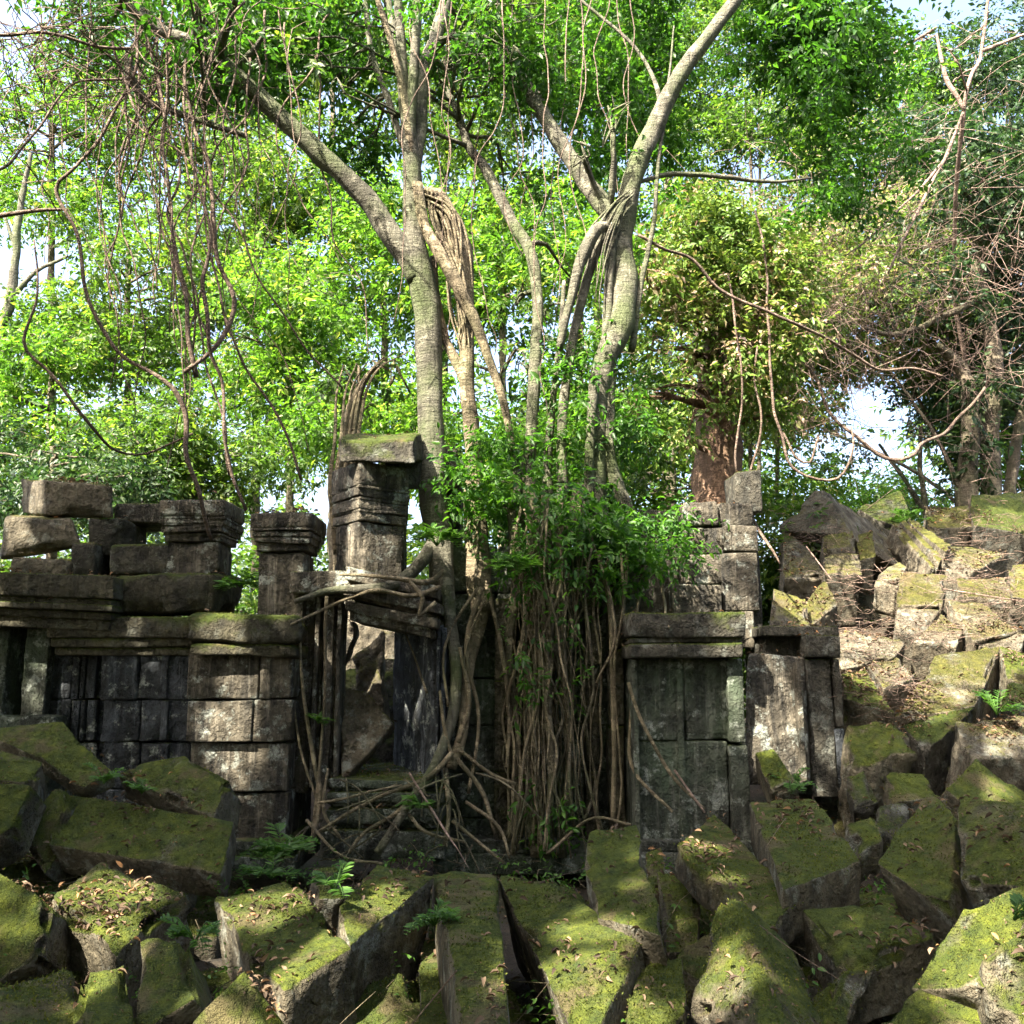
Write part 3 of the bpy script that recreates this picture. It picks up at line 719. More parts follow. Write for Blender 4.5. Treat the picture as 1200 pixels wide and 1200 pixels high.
# slope
mb = MB(); V = P(1040, 632, 12.3) - P(959, 574, 11.6); A, B_, F = P(908, 622, 11.6), P(1000, 628, 11.2), P(959, 573, 11.6)
e = np.array([.06, 0, 0])
hexa(mb, [A, B_, A + V, B_ + V, F - e, F + e, F - e + V, F + e + V], .03, .02, tops=1)
tag(mb.build('gable_stone', M['rock_bare']), 'large peaked gable stone at the top of the rubble slope', 'stone', 'fallen temple stones')
SB = 'rock_bare'
R('dark tilted block on the skyline right of the gable stone', [(1003, 596, 12.8), (1055, 573, 13.0), (1068, 608, 12.5), (1045, 617, 12.3)], .5, mat='rock_dark')
R('upper of two stacked slabs below the gable stone', [(963, 624, 11.2), (998, 620, 11.3), (1003, 645, 11.0), (965, 647, 10.95)], .4, mat=SB)
R('lower of two stacked slabs below the gable stone', [(965, 649, 10.9), (1004, 647, 10.95), (1010, 673, 10.6), (966, 673, 10.6)], .4, mat=SB)
R('small lit block touching the two stacked slabs', [(1001, 624, 11.4), (1023, 621, 11.4), (1026, 652, 11), (1008, 656, 11)], .3, mat=SB)
mb = MB()
for i in range(3):
    a = i / 3; b = (i + .93) / 3; T0, T1 = (1046, 613), (1070, 606); B0, B1 = (1095, 668), (1116, 638)
    f = lambda u, v: ((T0[0] + (T1[0] - T0[0]) * u) * (1 - v) + (B0[0] + (B1[0] - B0[0]) * u) * v, (T0[1] + (T1[1] - T0[1]) * u) * (1 - v) + (B0[1] + (B1[1] - B0[1]) * u) * v)
    quadblock(mb, [(*f(a, 0), 11.9), (*f(b, 0), 12.0), (*f(b, 1), 11.0), (*f(a, 1), 10.7)], .3 + .03 * i, rnd=.02)
tag(mb.build('moulded_beam', M[SB]), 'grooved moulding beam sliding down from the skyline', 'stone', 'fallen temple stones')
R('pale flat block in full sun right of the grooved beam', [(1090, 645, 10.9), (1119, 639, 11.2), (1184, 648, 11.0), (1130, 678, 10.5)], .35, mat=SB)
R('big greenish block at the top right of the slope', [(1138, 580, 12.5), (1225, 573, 12.8), (1225, 630, 11.9), (1141, 615, 12)], .6, mat='rock_dark')
R('low block on the skyline under the climbing plants', [(1084, 596, 12.6), (1135, 593, 12.7), (1140, 617, 12.2), (1090, 620, 12.1)], .5, mat=SB)
R('yellow-mossed upright block in full sun mid slope', [(1056, 668, 10.4), (1110, 674, 10.3), (1103, 714, 9.8), (1051, 711, 9.8)], .35, mat='rock_sun')
R('added block standing for the front face of the yellow-mossed upright block', [(1051, 713, 9.8), (1102, 715, 9.75), (1078, 748, 9.4), (1050, 738, 9.5)], .35, mat=SB)  # added block, stands for the upright block's front face
R('long triangular slab with a mossy ridge below the pale flat block', [(1110, 702, 9.9), (1150, 708, 9.9), (1200, 742, 9.3), (1144, 755, 9.1)], .35, mat='rock_sun')
R('brown block under the long triangular slab', [(1150, 735, 9.5), (1200, 742, 9.3), (1196, 770, 9.1), (1150, 765, 9.1)], .35, mat=SB)
R('wedge with a yellow mossy edge left of the long triangular slab', [(1072, 750, 9.2), (1104, 717, 9.6), (1131, 735, 9.4), (1122, 758, 9.1)], .35, mat='rock_sun')
R('flat twig-covered slab above the narrow pier cap', [(984, 736, 9.3), (1062, 752, 9.2), (1045, 772, 8.9), (983, 786, 8.7)], .25, mat=SB)
R('great sunlit green boulder-block in the middle of the slope', [(1048, 842, 7.9), (1097, 765, 8.8), (1174, 756, 8.9), (1142, 827, 8.0)], .5, mat='rock_sun')
R('added dark grey block standing for the shaded front of the great sunlit block', [(1053, 846, 7.95), (1142, 829, 8.0), (1112, 862, 7.7), (1087, 882, 7.6)], .35, mat='rock_dark')  # added block: the great block's front, its shade put into darker stone
R('mossy slab edge right of the great sunlit block', [(1168, 757, 8.9), (1230, 775, 8.7), (1230, 802, 8.3), (1182, 792, 8.4)], .35)
R('curving ledge stone overhanging the dark mossy boulder', [(984, 785, 8.6), (1012, 783, 8.7), (1048, 833, 8.0), (990, 818, 8.1)], .3)
R('leaf-strewn stone between the ledge stone and the great block', [(1012, 775, 8.9), (1048, 768, 9), (1076, 792, 8.6), (1035, 808, 8.4)], .35, mat=SB)
R('dark brown pointed piece under the left foot of the gable', [(917, 618, 11.6), (941, 635, 11.5), (966, 674, 10.8), (920, 678, 10.7)], .3, mat=SB)
R('block at the right edge above the long triangular slab', [(1182, 660, 10.4), (1230, 658, 10.4), (1230, 704, 9.8), (1188, 700, 9.8)], .35, mat=SB)
R('tilted mossy wedge left of the heap of pinkish twigs', [(942, 706, 10), (967, 676, 10.4), (982, 708, 9.9), (950, 732, 9.6)], .3, mat='rock_sun')
R('thin tilted slab between the stacked slabs and the upright block', [(1025, 680, 10.5), (1050, 655, 10.9), (1062, 664, 10.7), (1052, 684, 10.3)], .25, mat=SB)
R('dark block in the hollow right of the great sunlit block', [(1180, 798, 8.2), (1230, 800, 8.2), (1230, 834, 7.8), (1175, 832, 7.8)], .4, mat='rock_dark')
R('yellowish slab half buried below the pale flat block', [(1120, 678, 10.4), (1178, 676, 10.4), (1190, 705, 9.9), (1130, 700, 10.0)], .3, mat='rock_sun')
R('half buried stone above the cap of the narrow pier', [(905, 690, 9.8), (945, 700, 9.7), (950, 735, 9.2), (900, 730, 9.2)], .35, mat=SB)

# smaller rubble that fills the gaps: random tumbled blocks sunk in the ground
fr = np.random.default_rng(11)
def filler(x, y, s, sink, mat, label, group):
    z = float(ground_z(x, y)) - sink
    a = fr.uniform(0, 6.28); tl = fr.uniform(-.5, .5, 2)
    from mathutils import Euler
    E = np.array(Euler((tl[0], tl[1], a)).to_matrix())
    h = np.array([fr.uniform(.8, 1.5), fr.uniform(.6, 1.0), fr.uniform(.45, .8)]) * s / 2
    C = np.array([[i, j, k] for k in (-1, 1) for j in (-1, 1) for i in (-1, 1)]) * h
    C = C * fr.uniform(.85, 1.1, C.shape) @ E.T + [x, y, z + h[2] * .6]
    mb = MB(); hexa(mb, C, .05, .025, .07, tops=1)
    tag(mb.build('broken_stone', M[mat]), label, 'stone', group)
for i in range(95):
    y = fr.uniform(3.6, 7.0); x = fr.uniform(-.62, .62) * y
    filler(x, y, fr.uniform(.22, .5), .03 if x < 1 else .0, ['rock', 'rock', 'rock_dark'][i % 3], 'mossy broken stone half sunk in a gap between the big foreground blocks', 'small broken stones in the foreground gaps')
for i in range(64):
    y = fr.uniform(7.4, 13.0); x = fr.uniform(.34, .66) * y
    filler(x, y, fr.uniform(.25, .55), .02, ['rock_sun', 'rock_bare', 'rock_bare', 'rock_dark'][i % 4], 'broken stone sunk in the dry litter between the big blocks of the slope', 'small broken stones on the rubble slope')
for i in range(16):
    y = fr.uniform(6.0, 7.3); x = fr.uniform(-.62, -.3) * y
    filler(x, y, fr.uniform(.35, .6), .0, 'rock', 'mossy broken stone in the shaded heap before the stepped wall', 'small broken stones before the stepped wall')

# ------------------------------------------------------------------ chosen sun patches: crowns are cut open along their rays
for px, py, v, r in [(38, 585, 8.3, .16), (20, 630, 8.0, .1), (268, 738, 7.45, .10), (272, 790, 7.55, .09), (274, 838, 7.55, .10), (262, 880, 7.6, .1), (52, 790, 7.95, .11), (60, 815, 7.95, .08), (160, 742, 7.7, .05),
                     (405, 600, 7.7, .13), (408, 640, 7.7, .13), (400, 660, 7.7, .1), (432, 515, 7.8, .12), (412, 560, 7.7, .12), (430, 725, 10.4, .4), (425, 790, 9.2, .12), (445, 800, 9.2, .12), (455, 780, 9.2, .1),
                     (415, 690, 7.6, .1), (348, 735, 7.6, .08), (900, 812, 7.75, .12), (893, 845, 7.7, .13), (915, 885, 7.7, .13), (905, 780, 7.8, .08), (862, 790, 7.6, .06), (868, 740, 7.5, .07), (868, 860, 7.6, .06),
                     (820, 665, 8.5, .12), (812, 700, 8.4, .12), (858, 630, 8.5, .12), (842, 690, 8.5, .1), (825, 600, 8.5, .14), (880, 730, 8.4, .1), (552, 670, 8.3, .12), (545, 640, 8.3, .1), (560, 700, 8.1, .08),
                     (510, 545, 8.4, .2), (505, 600, 8.3, .14), (505, 450, 8.5, .2), (500, 380, 8.5, .2), (545, 450, 8.6, .18), (720, 380, 8.6, .25), (735, 300, 8.6, .2), (430, 180, 8.5, .3), (700, 270, 8.6, .2),
                     (20, 1025, 5.1, .16), (-10, 1010, 5.1, .15), (85, 1035, 5.4, .13), (75, 1070, 5.2, .13), (115, 1095, 5.0, .14), (150, 1015, 5.6, .1), (165, 1050, 5.4, .08), (120, 1150, .4, .14), (115, 1190, .35, .14),
                     (190, 1105, .5, .08), (265, 1060, .42, .13), (300, 1060, .42, .16), (345, 1060, .42, .16), (370, 1095, .42, .16), (320, 1110, .4, .16), (350, 1125, .4, .12), (425, 1052, .5, .16), (445, 1060, .5, .1), (250, 1150, .4, .1), (320, 1190, .35, .14),
                     (645, 1110, .45, .12), (695, 1090, .45, .13), (660, 1060, .48, .10), (680, 1140, .4, .13), (705, 1170, .35, .12), (650, 1165, .35, .1), (730, 1105, .4, .08), (835, 1105, .55, .10), (822, 1130, .45, .09), (850, 1050, .6, .05),
                     (728, 985, .75, .07), (735, 1010, .7, .05), (825, 990, .62, .10), (850, 1015, .6, .06), (1140, 1090, .65, .15), (1155, 1070, .7, .12), (1120, 1120, .55, .12), (1185, 1150, .6, .2), (1195, 1100, .8, .15), (1160, 925, 7, .1), (1180, 955, 6.6, .12),
                     (1150, 870, 7.5, .15), (1190, 850, 7.6, .15), (1045, 1090, .4, .07), (985, 890, 7.9, .08), (1015, 790, 8.8, .3), (1000, 750, 9.2, .3), (1110, 790, 8.6, .35), (1150, 775, 8.8, .3), (1080, 820, 8.2, .25), (1130, 760, 8.9, .2),
                     (1080, 685, 10.2, .4), (1000, 700, 10.2, .45), (950, 690, 10.2, .4), (1140, 660, 10.6, .5), (1190, 680, 10.4, .4), (1060, 630, 11.5, .4), (960, 600, 11.7, .35), (1010, 640, 11.4, .35), (1110, 640, 11.2, .4), (1170, 720, 9.8, .4), (1120, 725, 9.6, .35), (1040, 740, 9.4, .3), (1030, 590, 12.8, .4), (920, 700, 9.8, .35), (1190, 610, 12, .3)]:
    if (px, py) in ((430, 180), (700, 270)): continue
    HOLES.append((P(px, py, v), r * (1.05 if v > 7.7 and px > 900 else 1.2)))

for px, py, v, r in [(850, 330, 10, .6), (800, 270, 10, .5), (900, 420, 10, .5), (930, 330, 11, .7), (840, 520, 10.4, .3)]: HOLES.append((P(px, py, v), r))
TR = np.random.default_rng(5)
TRK = .86
def limbs(mb, paths, sides=12, rough=.02, flute=.0, rec=None, wob=.02):
    for j, pa in enumerate(paths):
        pts = [P(a, b, c) for a, b, c, r in pa]; rad = [px2m(r, c) * TRK for a, b, c, r in pa]
        p, r = tube(mb, pts, rad, sides, .07, rough, seed=j * 7 + 3, wob=wob, flute=flute)
        if rec is not None: rec.append((p, r))

def add_branch(mb, rec, target, r0=None, sides=5):
    best = None
    for p, r in rec:
        n = len(p); s = slice(n // 4, n)
        q = p[s]; cost = np.linalg.norm(q - target, axis=1) + np.maximum(q[:, 2] - target[2], 0) * .8
        i = int(np.argmin(cost))
        if best is None or cost[i] < best[0]: best = (cost[i], q[i], r[s][i])
    _, q, rr = best
    rr = min(rr * .6, r0 or .05)
    m = (q + target) / 2 + TR.normal(size=3) * .15 * np.linalg.norm(target - q) * .5; m[2] += .08 * np.linalg.norm(target - q)
    return tube(mb, [q, m, target], [rr, rr * .7, rr * .3], sides, .2, seed=int(TR.integers(0, 999)), wob=.05)

def crown_blobs(mb, lb, rec, blobs, L, cov=2.2, seed=0, carve=True, thr=-.25, six=False, clump=1.1, twigs=3, W=.48):
    """blobs: (centre xyz, radius xyz)"""
    rng = np.random.default_rng(seed + 77)
    for c, r in blobs:
        c = np.asarray(c, float); r = np.asarray(r, float)
        n = cov * math.pi * (r[0] * r[2]) / (.25 * L * L) 
        blob_leaves(lb, c, r, n, L, rng, seed=seed, carve=carve, thr=thr, six=six, clump=clump, W=W)
        if mb is not None and twigs:
            p, rr = add_branch(mb, rec, c, .045)
            for k in range(twigs):
                u = unit(rng.normal(size=3)); e = c + u * r * rng.uniform(.6, 1.0); s = p[rng.integers(len(p) // 2, len(p))]
                tube(mb, [s, (s + e) / 2 + rng.normal(size=3) * .1, e], [.014, .01, .004], 4, .3, wob=.04, seed=int(rng.integers(999)))

def region_blobs(px, py, rx, ry, Y, n, rm, rng, dY=1.2, flat=.65):
    out = []
    for i in range(n):
        while True:
            a, b = rng.uniform(-1, 1, 2)
            if a * a + b * b < 1: break
        y = Y + rng.uniform(-dY, dY)
        q = rm * rng.uniform(.7, 1.25)
        out.append((P(px + a * rx, py + b * ry, y), (q, q, q * flat)))
    return out

# ---- the pale forked tree on the wall
t = empty('pale_tree', 'pale ringed trunk forking high up, growing beside the tall square pillar', 'tree', loc=tuple(P(515, 680, 8.3)))
mb = MB(); rec = []
limbs(mb, [[(520, 690, 8.1, 17), (516, 640, 8.2, 19), (508, 590, 8.3, 20), (503, 520, 8.4, 19), (505, 450, 8.5, 18), (500, 380, 8.5, 18.5), (491, 320, 8.5, 20), (485, 270, 8.5, 15), (482, 200, 8.5, 13.5), (478, 140, 8.5, 11), (470, 60, 8.4, 8), (462, -60, 8.3, 6)],
           [(492, 330, 8.5, 17), (470, 290, 8.45, 17), (430, 235, 8.4, 16), (385, 190, 8.3, 15), (340, 148, 8.2, 14), (290, 100, 8.1, 13), (245, 62, 8.0, 12), (195, 40, 7.9, 10), (150, 0, 7.8, 9), (110, -60, 7.7, 7)],
           [(483, 210, 8.5, 10), (492, 150, 8.6, 11), (497, 90, 8.7, 11), (512, 40, 8.8, 10.5), (528, -20, 8.9, 9), (545, -90, 9, 7)],
           [(480, 190, 8.5, 9), (484, 120, 8.4, 8), (487, 50, 8.3, 7.5), (492, -50, 8.2, 7)],
           [(474, 170, 8.5, 6), (455, 120, 8.5, 5), (435, 60, 8.5, 4.5), (428, -40, 8.5, 4)],
           [(478, 150, 8.5, 6), (466, 80, 8.6, 5.5), (455, 10, 8.7, 5), (448, -40, 8.7, 5)],
           [(508, 640, 8.2, 10), (490, 665, 8.0, 9), (462, 685, 7.6, 8), (425, 690, 7.5, 7), (385, 692, 7.48, 5), (345, 706, 7.4, 3)],
           [(518, 650, 8.2, 12), (528, 720, 7.9, 9), (535, 790, 7.8, 8), (528, 850, 7.75, 7), (505, 905, 7.6, 7), (480, 940, 7.4, 6), (440, 1000, 7.3, 5)],
           [(150, 60, 7.9, 6), (152, 90, 7.9, 7), (175, 120, 8, 6), (230, 140, 8, 5), (290, 160, 8.1, 4)]], rec=rec, rough=.012)
pale_rec = rec
lb = MB(); tb = mb; rg = np.random.default_rng(21)
bl_ = region_blobs(400, 10, 190, 80, 9.2, 16, .75, rg, 1.2) + region_blobs(215, 10, 150, 70, 8.6, 12, .65, rg, 1.0) + region_blobs(130, -60, 260, 60, 8, 12, .8, rg, 1.6) + region_blobs(430, 130, 40, 60, 9.3, 5, .35, rg, .6) + region_blobs(330, 70, 70, 40, 8.8, 8, .4, rg) + region_blobs(380, 100, 160, 60, 9.3, 10, .35, rg, .4)
crown_blobs(tb, lb, rec, bl_, .085, 1.5, 21, thr=-.15, clump=1.6, twigs=1)
lb.build('crown', M['leaf_deep'], t); tb.build('trunk', M['bark'], t)

# ---- knotted tree right of it
t = empty('knotted_tree', 'twisted tree with a swollen knot where its stems cross, right of the pale trunk', 'tree', loc=tuple(P(560, 720, 8.3)))
mb = MB(); rec = []
limbs(mb, [[(568, 720, 8.2, 16), (560, 670, 8.3, 17), (556, 600, 8.4, 14), (554, 540, 8.5, 11), (550, 460, 8.5, 10), (546, 380, 8.6, 11), (544, 330, 8.6, 14), (538, 290, 8.6, 17), (525, 255, 8.6, 17), (507, 232, 8.55, 16), (495, 225, 8.5, 9)],
           [(490, 215, 8.4, 8), (500, 260, 8.35, 8), (530, 320, 8.3, 9), (556, 370, 8.35, 8), (574, 420, 8.4, 6.5), (592, 470, 8.4, 5.5), (602, 530, 8.4, 5)],
           [(508, 300, 8.6, 5), (512, 360, 8.6, 9), (520, 400, 8.6, 6), (540, 440, 8.5, 8), (551, 470, 8.5, 9)],
           [(556, 640, 8.35, 12), (566, 700, 8.2, 12), (560, 740, 8.1, 10), (548, 790, 7.9, 8), (545, 850, 7.8, 7), (530, 900, 7.7, 7)],
           [(484, 215, 8.5, 7), (478, 140, 8.4, 6), (460, 60, 8.3, 5), (440, -20, 8.2, 4)]], rec=rec, rough=.02, flute=.12)
for j in range(14):
    a = j * .45
    tube(mb, [P(500 + 12 * math.cos(a), 226 + 5 * math.sin(a), 8.46 + .06 * math.sin(a)), P(522 + 15 * math.cos(a * 1.7), 258, 8.46), P(538 + 11 * math.cos(a * 2.3), 300 + 6 * j, 8.48), P(547 + 9 * math.cos(a * 3), 340 + 9 * j, 8.48)], [.012, .016, .012, .006], 6, .06, .01, seed=j, wob=.05)
mb.build('trunk', M['root'], t)

# ---- slim tree and big right tree
t = empty('slim_tree', 'slim greenish tree leaning left between the knotted tree and the big forked one', 'tree', loc=tuple(P(615, 640, 8.5)))
mb = MB(); rec = []
limbs(mb, [[(600, 660, 8.5, 14), (610, 600, 8.5, 12), (622, 520, 8.6, 9), (628, 430, 8.6, 8.5), (630, 350, 8.7, 8.5), (624, 300, 8.8, 8.5), (605, 265, 8.9, 8), (588, 230, 8.9, 8), (568, 195, 9, 8), (548, 170, 9, 6.5), (535, 130, 9.1, 5), (515, 90, 9.2, 3.5)],
           [(655, 640, 8.5, 10), (660, 560, 8.5, 8), (662, 480, 8.5, 7), (672, 400, 8.5, 6.5), (690, 320, 8.55, 7), (712, 255, 8.6, 9)],
           [(604, 525, 8.45, 5), (606, 580, 8.4, 6), (600, 640, 8.4, 7)],
           [(640, 640, 8.5, 10), (642, 560, 8.6, 7), (648, 480, 8.6, 5), (655, 400, 8.7, 4), (660, 330, 8.8, 3)]], rec=rec, rough=.012)
lb = MB(); tb = mb; rg = np.random.default_rng(22)
bl_ = region_blobs(600, 120, 70, 110, 9.8, 9, .4, rg, .8) + region_blobs(600, 20, 90, 60, 9.6, 9, .55, rg, .8) + region_blobs(640, 400, 50, 110, 9.4, 7, .28, rg, .5) + region_blobs(600, 50, 70, 60, 8.3, 5, .2, rg, .2) + region_blobs(700, 170, 30, 60, 8.3, 4, .17, rg, .1) + region_blobs(400, 60, 60, 50, 8.2, 4, .2, rg, .1)
crown_blobs(tb, lb, rec, bl_, .095, 1.3, 22, thr=-.1, clump=1.6); lb.build('crown', M['leaf_mid'], t); tb.build('trunk', M['bark'], t)

t = empty('forked_tree', 'big tree with rings and bulges forking left and right above the corner pier', 'tree', loc=tuple(P(700, 660, 8.5)))
mb = MB(); rec = []
limbs(mb, [[(690, 680, 8.5, 16), (700, 600, 8.5, 15), (700, 520, 8.5, 14), (703, 460, 8.5, 15), (712, 415, 8.5, 17), (728, 380, 8.5, 18), (732, 330, 8.6, 18), (728, 290, 8.6, 17), (735, 240, 8.6, 16), (750, 190, 8.6, 15), (775, 130, 8.6, 13), (800, 85, 8.6, 12), (835, 40, 8.6, 11), (865, -5, 8.6, 10), (900, -70, 8.6, 9)],
           [(722, 262, 8.6, 13), (705, 238, 8.6, 14), (685, 210, 8.7, 13), (655, 165, 8.8, 12), (625, 115, 8.9, 12), (600, 80, 9.0, 11), (583, 45, 9.1, 11), (578, 0, 9.2, 10), (575, -60, 9.3, 9)],
           [(716, 270, 8.5, 9), (712, 330, 8.5, 6), (710, 400, 8.5, 8), (698, 440, 8.45, 8), (692, 500, 8.4, 7), (690, 600, 8.4, 7)],
           [(725, 270, 8.55, 6), (700, 265, 8.4, 9), (682, 300, 8.4, 9), (668, 350, 8.4, 6), (655, 410, 8.4, 5)],
           [(738, 410, 8.6, 5), (752, 330, 8.6, 4), (764, 260, 8.6, 3.4), (770, 190, 8.6, 2.8), (782, 110, 8.7, 2), (790, 30, 8.8, 1.2)],
           [(715, 440, 8.5, 8), (712, 520, 8.5, 9), (722, 570, 8.5, 10), (738, 610, 8.5, 9), (742, 700, 8.4, 9), (740, 790, 8.1, 4)],
           [(775, 130, 8.6, 4), (768, 95, 8.7, 3), (740, 50, 8.8, 2.5), (680, 0, 8.9, 2)],
           [(745, 215, 8.6, 3), (790, 205, 8.8, 4), (850, 208, 9.0, 3.5), (905, 214, 9.2, 2.5), (950, 210, 9.4, 1.5)]], rec=rec, rough=.02, flute=.05)
for j in range(9):
    o = (j - 4) * 3.2
    tube(mb, [P(738 + o * .3, 228, 8.45), P(722 + o * .8, 244, 8.42), P(703 + o * 1.0, 270 + j * 3, 8.42), P(694 + o, 300 + j * 9, 8.45)], [.008, .013, .010, .005], 6, .06, .006, seed=j + 40, wob=.04)
lb = MB(); tb = mb; rg = np.random.default_rng(23)
bl_ = region_blobs(850, 120, 170, 150, 9.8, 30, .62, rg, 1.3) + region_blobs(720, 60, 120, 90, 9.6, 16, .55, rg, 1.0) + region_blobs(880, 0, 190, 90, 9.4, 18, .75, rg, 1.5) + region_blobs(890, 235, 110, 45, 9.6, 15, .38, rg, .6) + region_blobs(670, 180, 50, 60, 9.8, 5, .35, rg) + region_blobs(1000, 150, 50, 130, 10.6, 12, .42, rg, .6)
crown_blobs(tb, lb, rec, bl_, .085, 1.7, 23, thr=-.22, clump=1.5, twigs=0)
lb.build('crown', M['leaf_deep'], t); tb.build('trunk', M['bark'], t)

# ---- strangler on the wall: the curtain of aerial roots, ivy-like leaves over its head
t = empty('strangler_tree', 'mass of leafy stems and hanging aerial roots covering the middle of the wall', 'tree', loc=tuple(P(640, 1000, 8.0)))
rg = np.random.default_rng(31)
ts = MB()
limbs(ts, [[(625, 1005, 7.9, 5), (622, 880, 7.9, 6), (630, 760, 8.0, 7), (628, 640, 8.2, 9), (618, 560, 8.4, 9)],
           [(660, 1005, 7.9, 5), (664, 860, 7.9, 5), (655, 740, 8.0, 7), (662, 640, 8.2, 9), (680, 570, 8.4, 9)],
           [(600, 1005, 7.9, 3), (606, 870, 7.95, 4), (598, 760, 8.0, 5), (606, 680, 8.1, 7), (600, 600, 8.4, 8)],
           [(640, 1005, 7.8, 4), (644, 900, 7.8, 5), (638, 800, 7.85, 6), (646, 700, 8.0, 7), (640, 620, 8.2, 8)]], rough=.02, flute=.15)
ts.build('trunk', M['root_dark'], t)
def root_part(pts, rad, mat='root', wob=.03, sides=6):
    mb = MB(); tube(mb, pts, rad, sides, .07, .004, seed=int(rg.integers(999)), wob=wob); return mb.build('aerial_root', M[mat], t)
for j in range(90):
    x0 = rg.normal(640, 23) if j < 78 else rg.uniform(565, 735); y0 = rg.uniform(575, 700); Y0 = rg.uniform(7.85, 8.2)
    x1 = x0 + rg.normal(0, 20); y1 = rg.choice([rg.uniform(960, 1010), rg.uniform(780, 960)], p=[.75, .25]); Y1 = Y0 - rg.uniform(.0, .3)
    r = rg.choice([rg.uniform(.5, 1.1), rg.uniform(1.1, 2.6)], p=[.66, .34])
    n = 6; pts = []; rad = []
    for q in range(n + 1):
        f_ = q / n; pts.append(P(x0 + (x1 - x0) * f_ + rg.normal(0, 5), y0 + (y1 - y0) * f_, Y0 + (Y1 - Y0) * f_ + rg.normal(0, .03)))
        rad.append(px2m(r, 8) * (1 - .25 * f_))
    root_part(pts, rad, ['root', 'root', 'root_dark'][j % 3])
RP = [[(560, 690, 8.0, 5), (548, 760, 7.8, 4), (560, 840, 7.75, 3), (548, 930, 7.7, 3)], [(575, 690, 8, 3), (590, 760, 7.9, 4), (598, 830, 7.9, 3), (596, 900, 7.9, 3)],
      [(570, 700, 7.9, 2.5), (555, 740, 7.8, 2), (545, 780, 7.75, 1.5)], [(735, 640, 8, 3), (728, 720, 7.95, 3), (735, 770, 7.9, 3), (738, 850, 7.85, 3), (745, 905, 7.6, 3), (788, 950, 7.4, 2.5)],
      [(700, 650, 8, 4), (712, 700, 7.95, 4), (716, 800, 7.9, 4), (716, 960, 7.8, 4)], [(735, 800, 7.55, 3), (755, 850, 7.5, 3), (785, 905, 7.48, 3), (825, 950, 7.4, 2)],
      [(690, 610, 8, 2), (722, 735, 7.8, 2.5), (700, 800, 7.8, 2)], [(757, 640, 8.3, 3), (748, 700, 8.1, 3), (735, 760, 7.9, 2)], [(770, 660, 8.3, 3), (776, 700, 8.2, 2.5), (782, 735, 7.4, 1.5)]]
for pa in RP: root_part([P(a, b, c) for a, b, c, r in pa], [px2m(r * .75, c) for a, b, c, r in pa])
lb = MB()
for c, r in region_blobs(640, 605, 115, 45, 8.3, 15, .24, rg, .35) + region_blobs(660, 630, 100, 40, 7.9, 9, .15, rg, .15) + region_blobs(665, 680, 80, 60, 7.95, 9, .13, rg, .15) + region_blobs(750, 620, 60, 35, 8.3, 9, .2, rg, .25) + region_blobs(600, 510, 60, 50, 8.6, 4, .2, rg, .3) + region_blobs(700, 540, 60, 50, 8.6, 5, .22, rg, .3) + region_blobs(640, 960, 30, 50, 7.75, 5, .1, rg, .05) + region_blobs(740, 480, 30, 50, 8.7, 4, .2, rg, .2) + region_blobs(655, 430, 40, 80, 8.7, 5, .2, rg, .2) + region_blobs(640, 540, 110, 60, 8.3, 5, .18, rg, .25) + region_blobs(680, 420, 70, 80, 8.5, 7, .16, rg, .25) + region_blobs(560, 560, 40, 60, 8.1, 6, .14, rg, .1) + region_blobs(640, 800, 40, 130, 7.72, 9, .08, rg, .06) + region_blobs(760, 660, 35, 40, 8.0, 5, .14, rg, .1):
    blob_leaves(lb, c, r, 1.5 * math.pi * r[0] * r[2] / (.25 * .07 ** 2), .07, rg, per=7, six=True, thr=-.6, W=.42, carve=True)
lb.build('foliage', M['leaf_vine'], t)

# ---- big leaved sprig plants
def sprig(label, px, py, Y, n, L, spread=.25, mat='fern', name='leafy_sprig', group=None):
    rg = np.random.default_rng(int(px * 7 + py)); mb = MB(); c0 = P(px, py, Y)
    for i in range(n):
        a = rg.uniform(0, 6.28); d = np.array([math.cos(a), math.sin(a) * .8 - .3, rg.uniform(.0, .9)]); d /= np.linalg.norm(d)
        e = c0 + d * spread * rg.uniform(.5, 1.1); m = (c0 + e) / 2 + [0, 0, spread * .25]
        tube(mb, [c0, m, e + [0, 0, -spread * .12]], [.004, .003, .0015], 4, .05)
        k = 9; tt = np.linspace(.25, 1, k)[:, None]; q = (1 - tt) ** 2 * c0 + 2 * tt * (1 - tt) * m + tt ** 2 * (e + [0, 0, -spread * .12])
        sd = unit(np.cross(d, [0, 0, 1.]))
        for s in (-1, 1):
            leaf_mesh(mb, q, np.tile(d * .6, (k, 1)) + sd * s + rg.normal(size=(k, 3)) * .15, np.tile([0, -.3, 1.], (k, 1)) + rg.normal(size=(k, 3)) * .2, L * np.sin(np.linspace(.6, 2.9, k)) + .005, .3, True, .05)
    return tag(mb.build(name, M[mat]), label, 'plant', group)
sprig('bright leafy sprig at the foot of the pale trunk', 512, 640, 7.75, 16, .12, .34)
sprig('large leaved sprig hanging in front of the root curtain', 610, 672, 7.7, 13, .12, .36)
sprig('fern between the stepped wall plinth and the pale-topped block', 332, 1005, 6.7, 14, .10, .34)
sprig('fern in the dark gap below the plinth', 318, 1030, 6.4, 10, .08, .25)
sprig('small fern growing on the broad flat slab', 122, 918, 6.45, 9, .06, .2)
sprig('second tiny fern on the broad flat slab, nearer its middle', 166, 930, 6.35, 7, .05, .15)
sprig('creeper in the gap beside the long narrow slab', 508, 1085, .45, 9, .06, .2)
sprig('low fern on top of the hollowed block at the right', 1168, 838, 7.6, 9, .08, .26)
sprig('little sprig on the left door jamb', 373, 848, 7.6, 6, .06, .14)
sprig('sprig on the doorway sill below the roots', 493, 945, 7.2, 6, .09, .18)
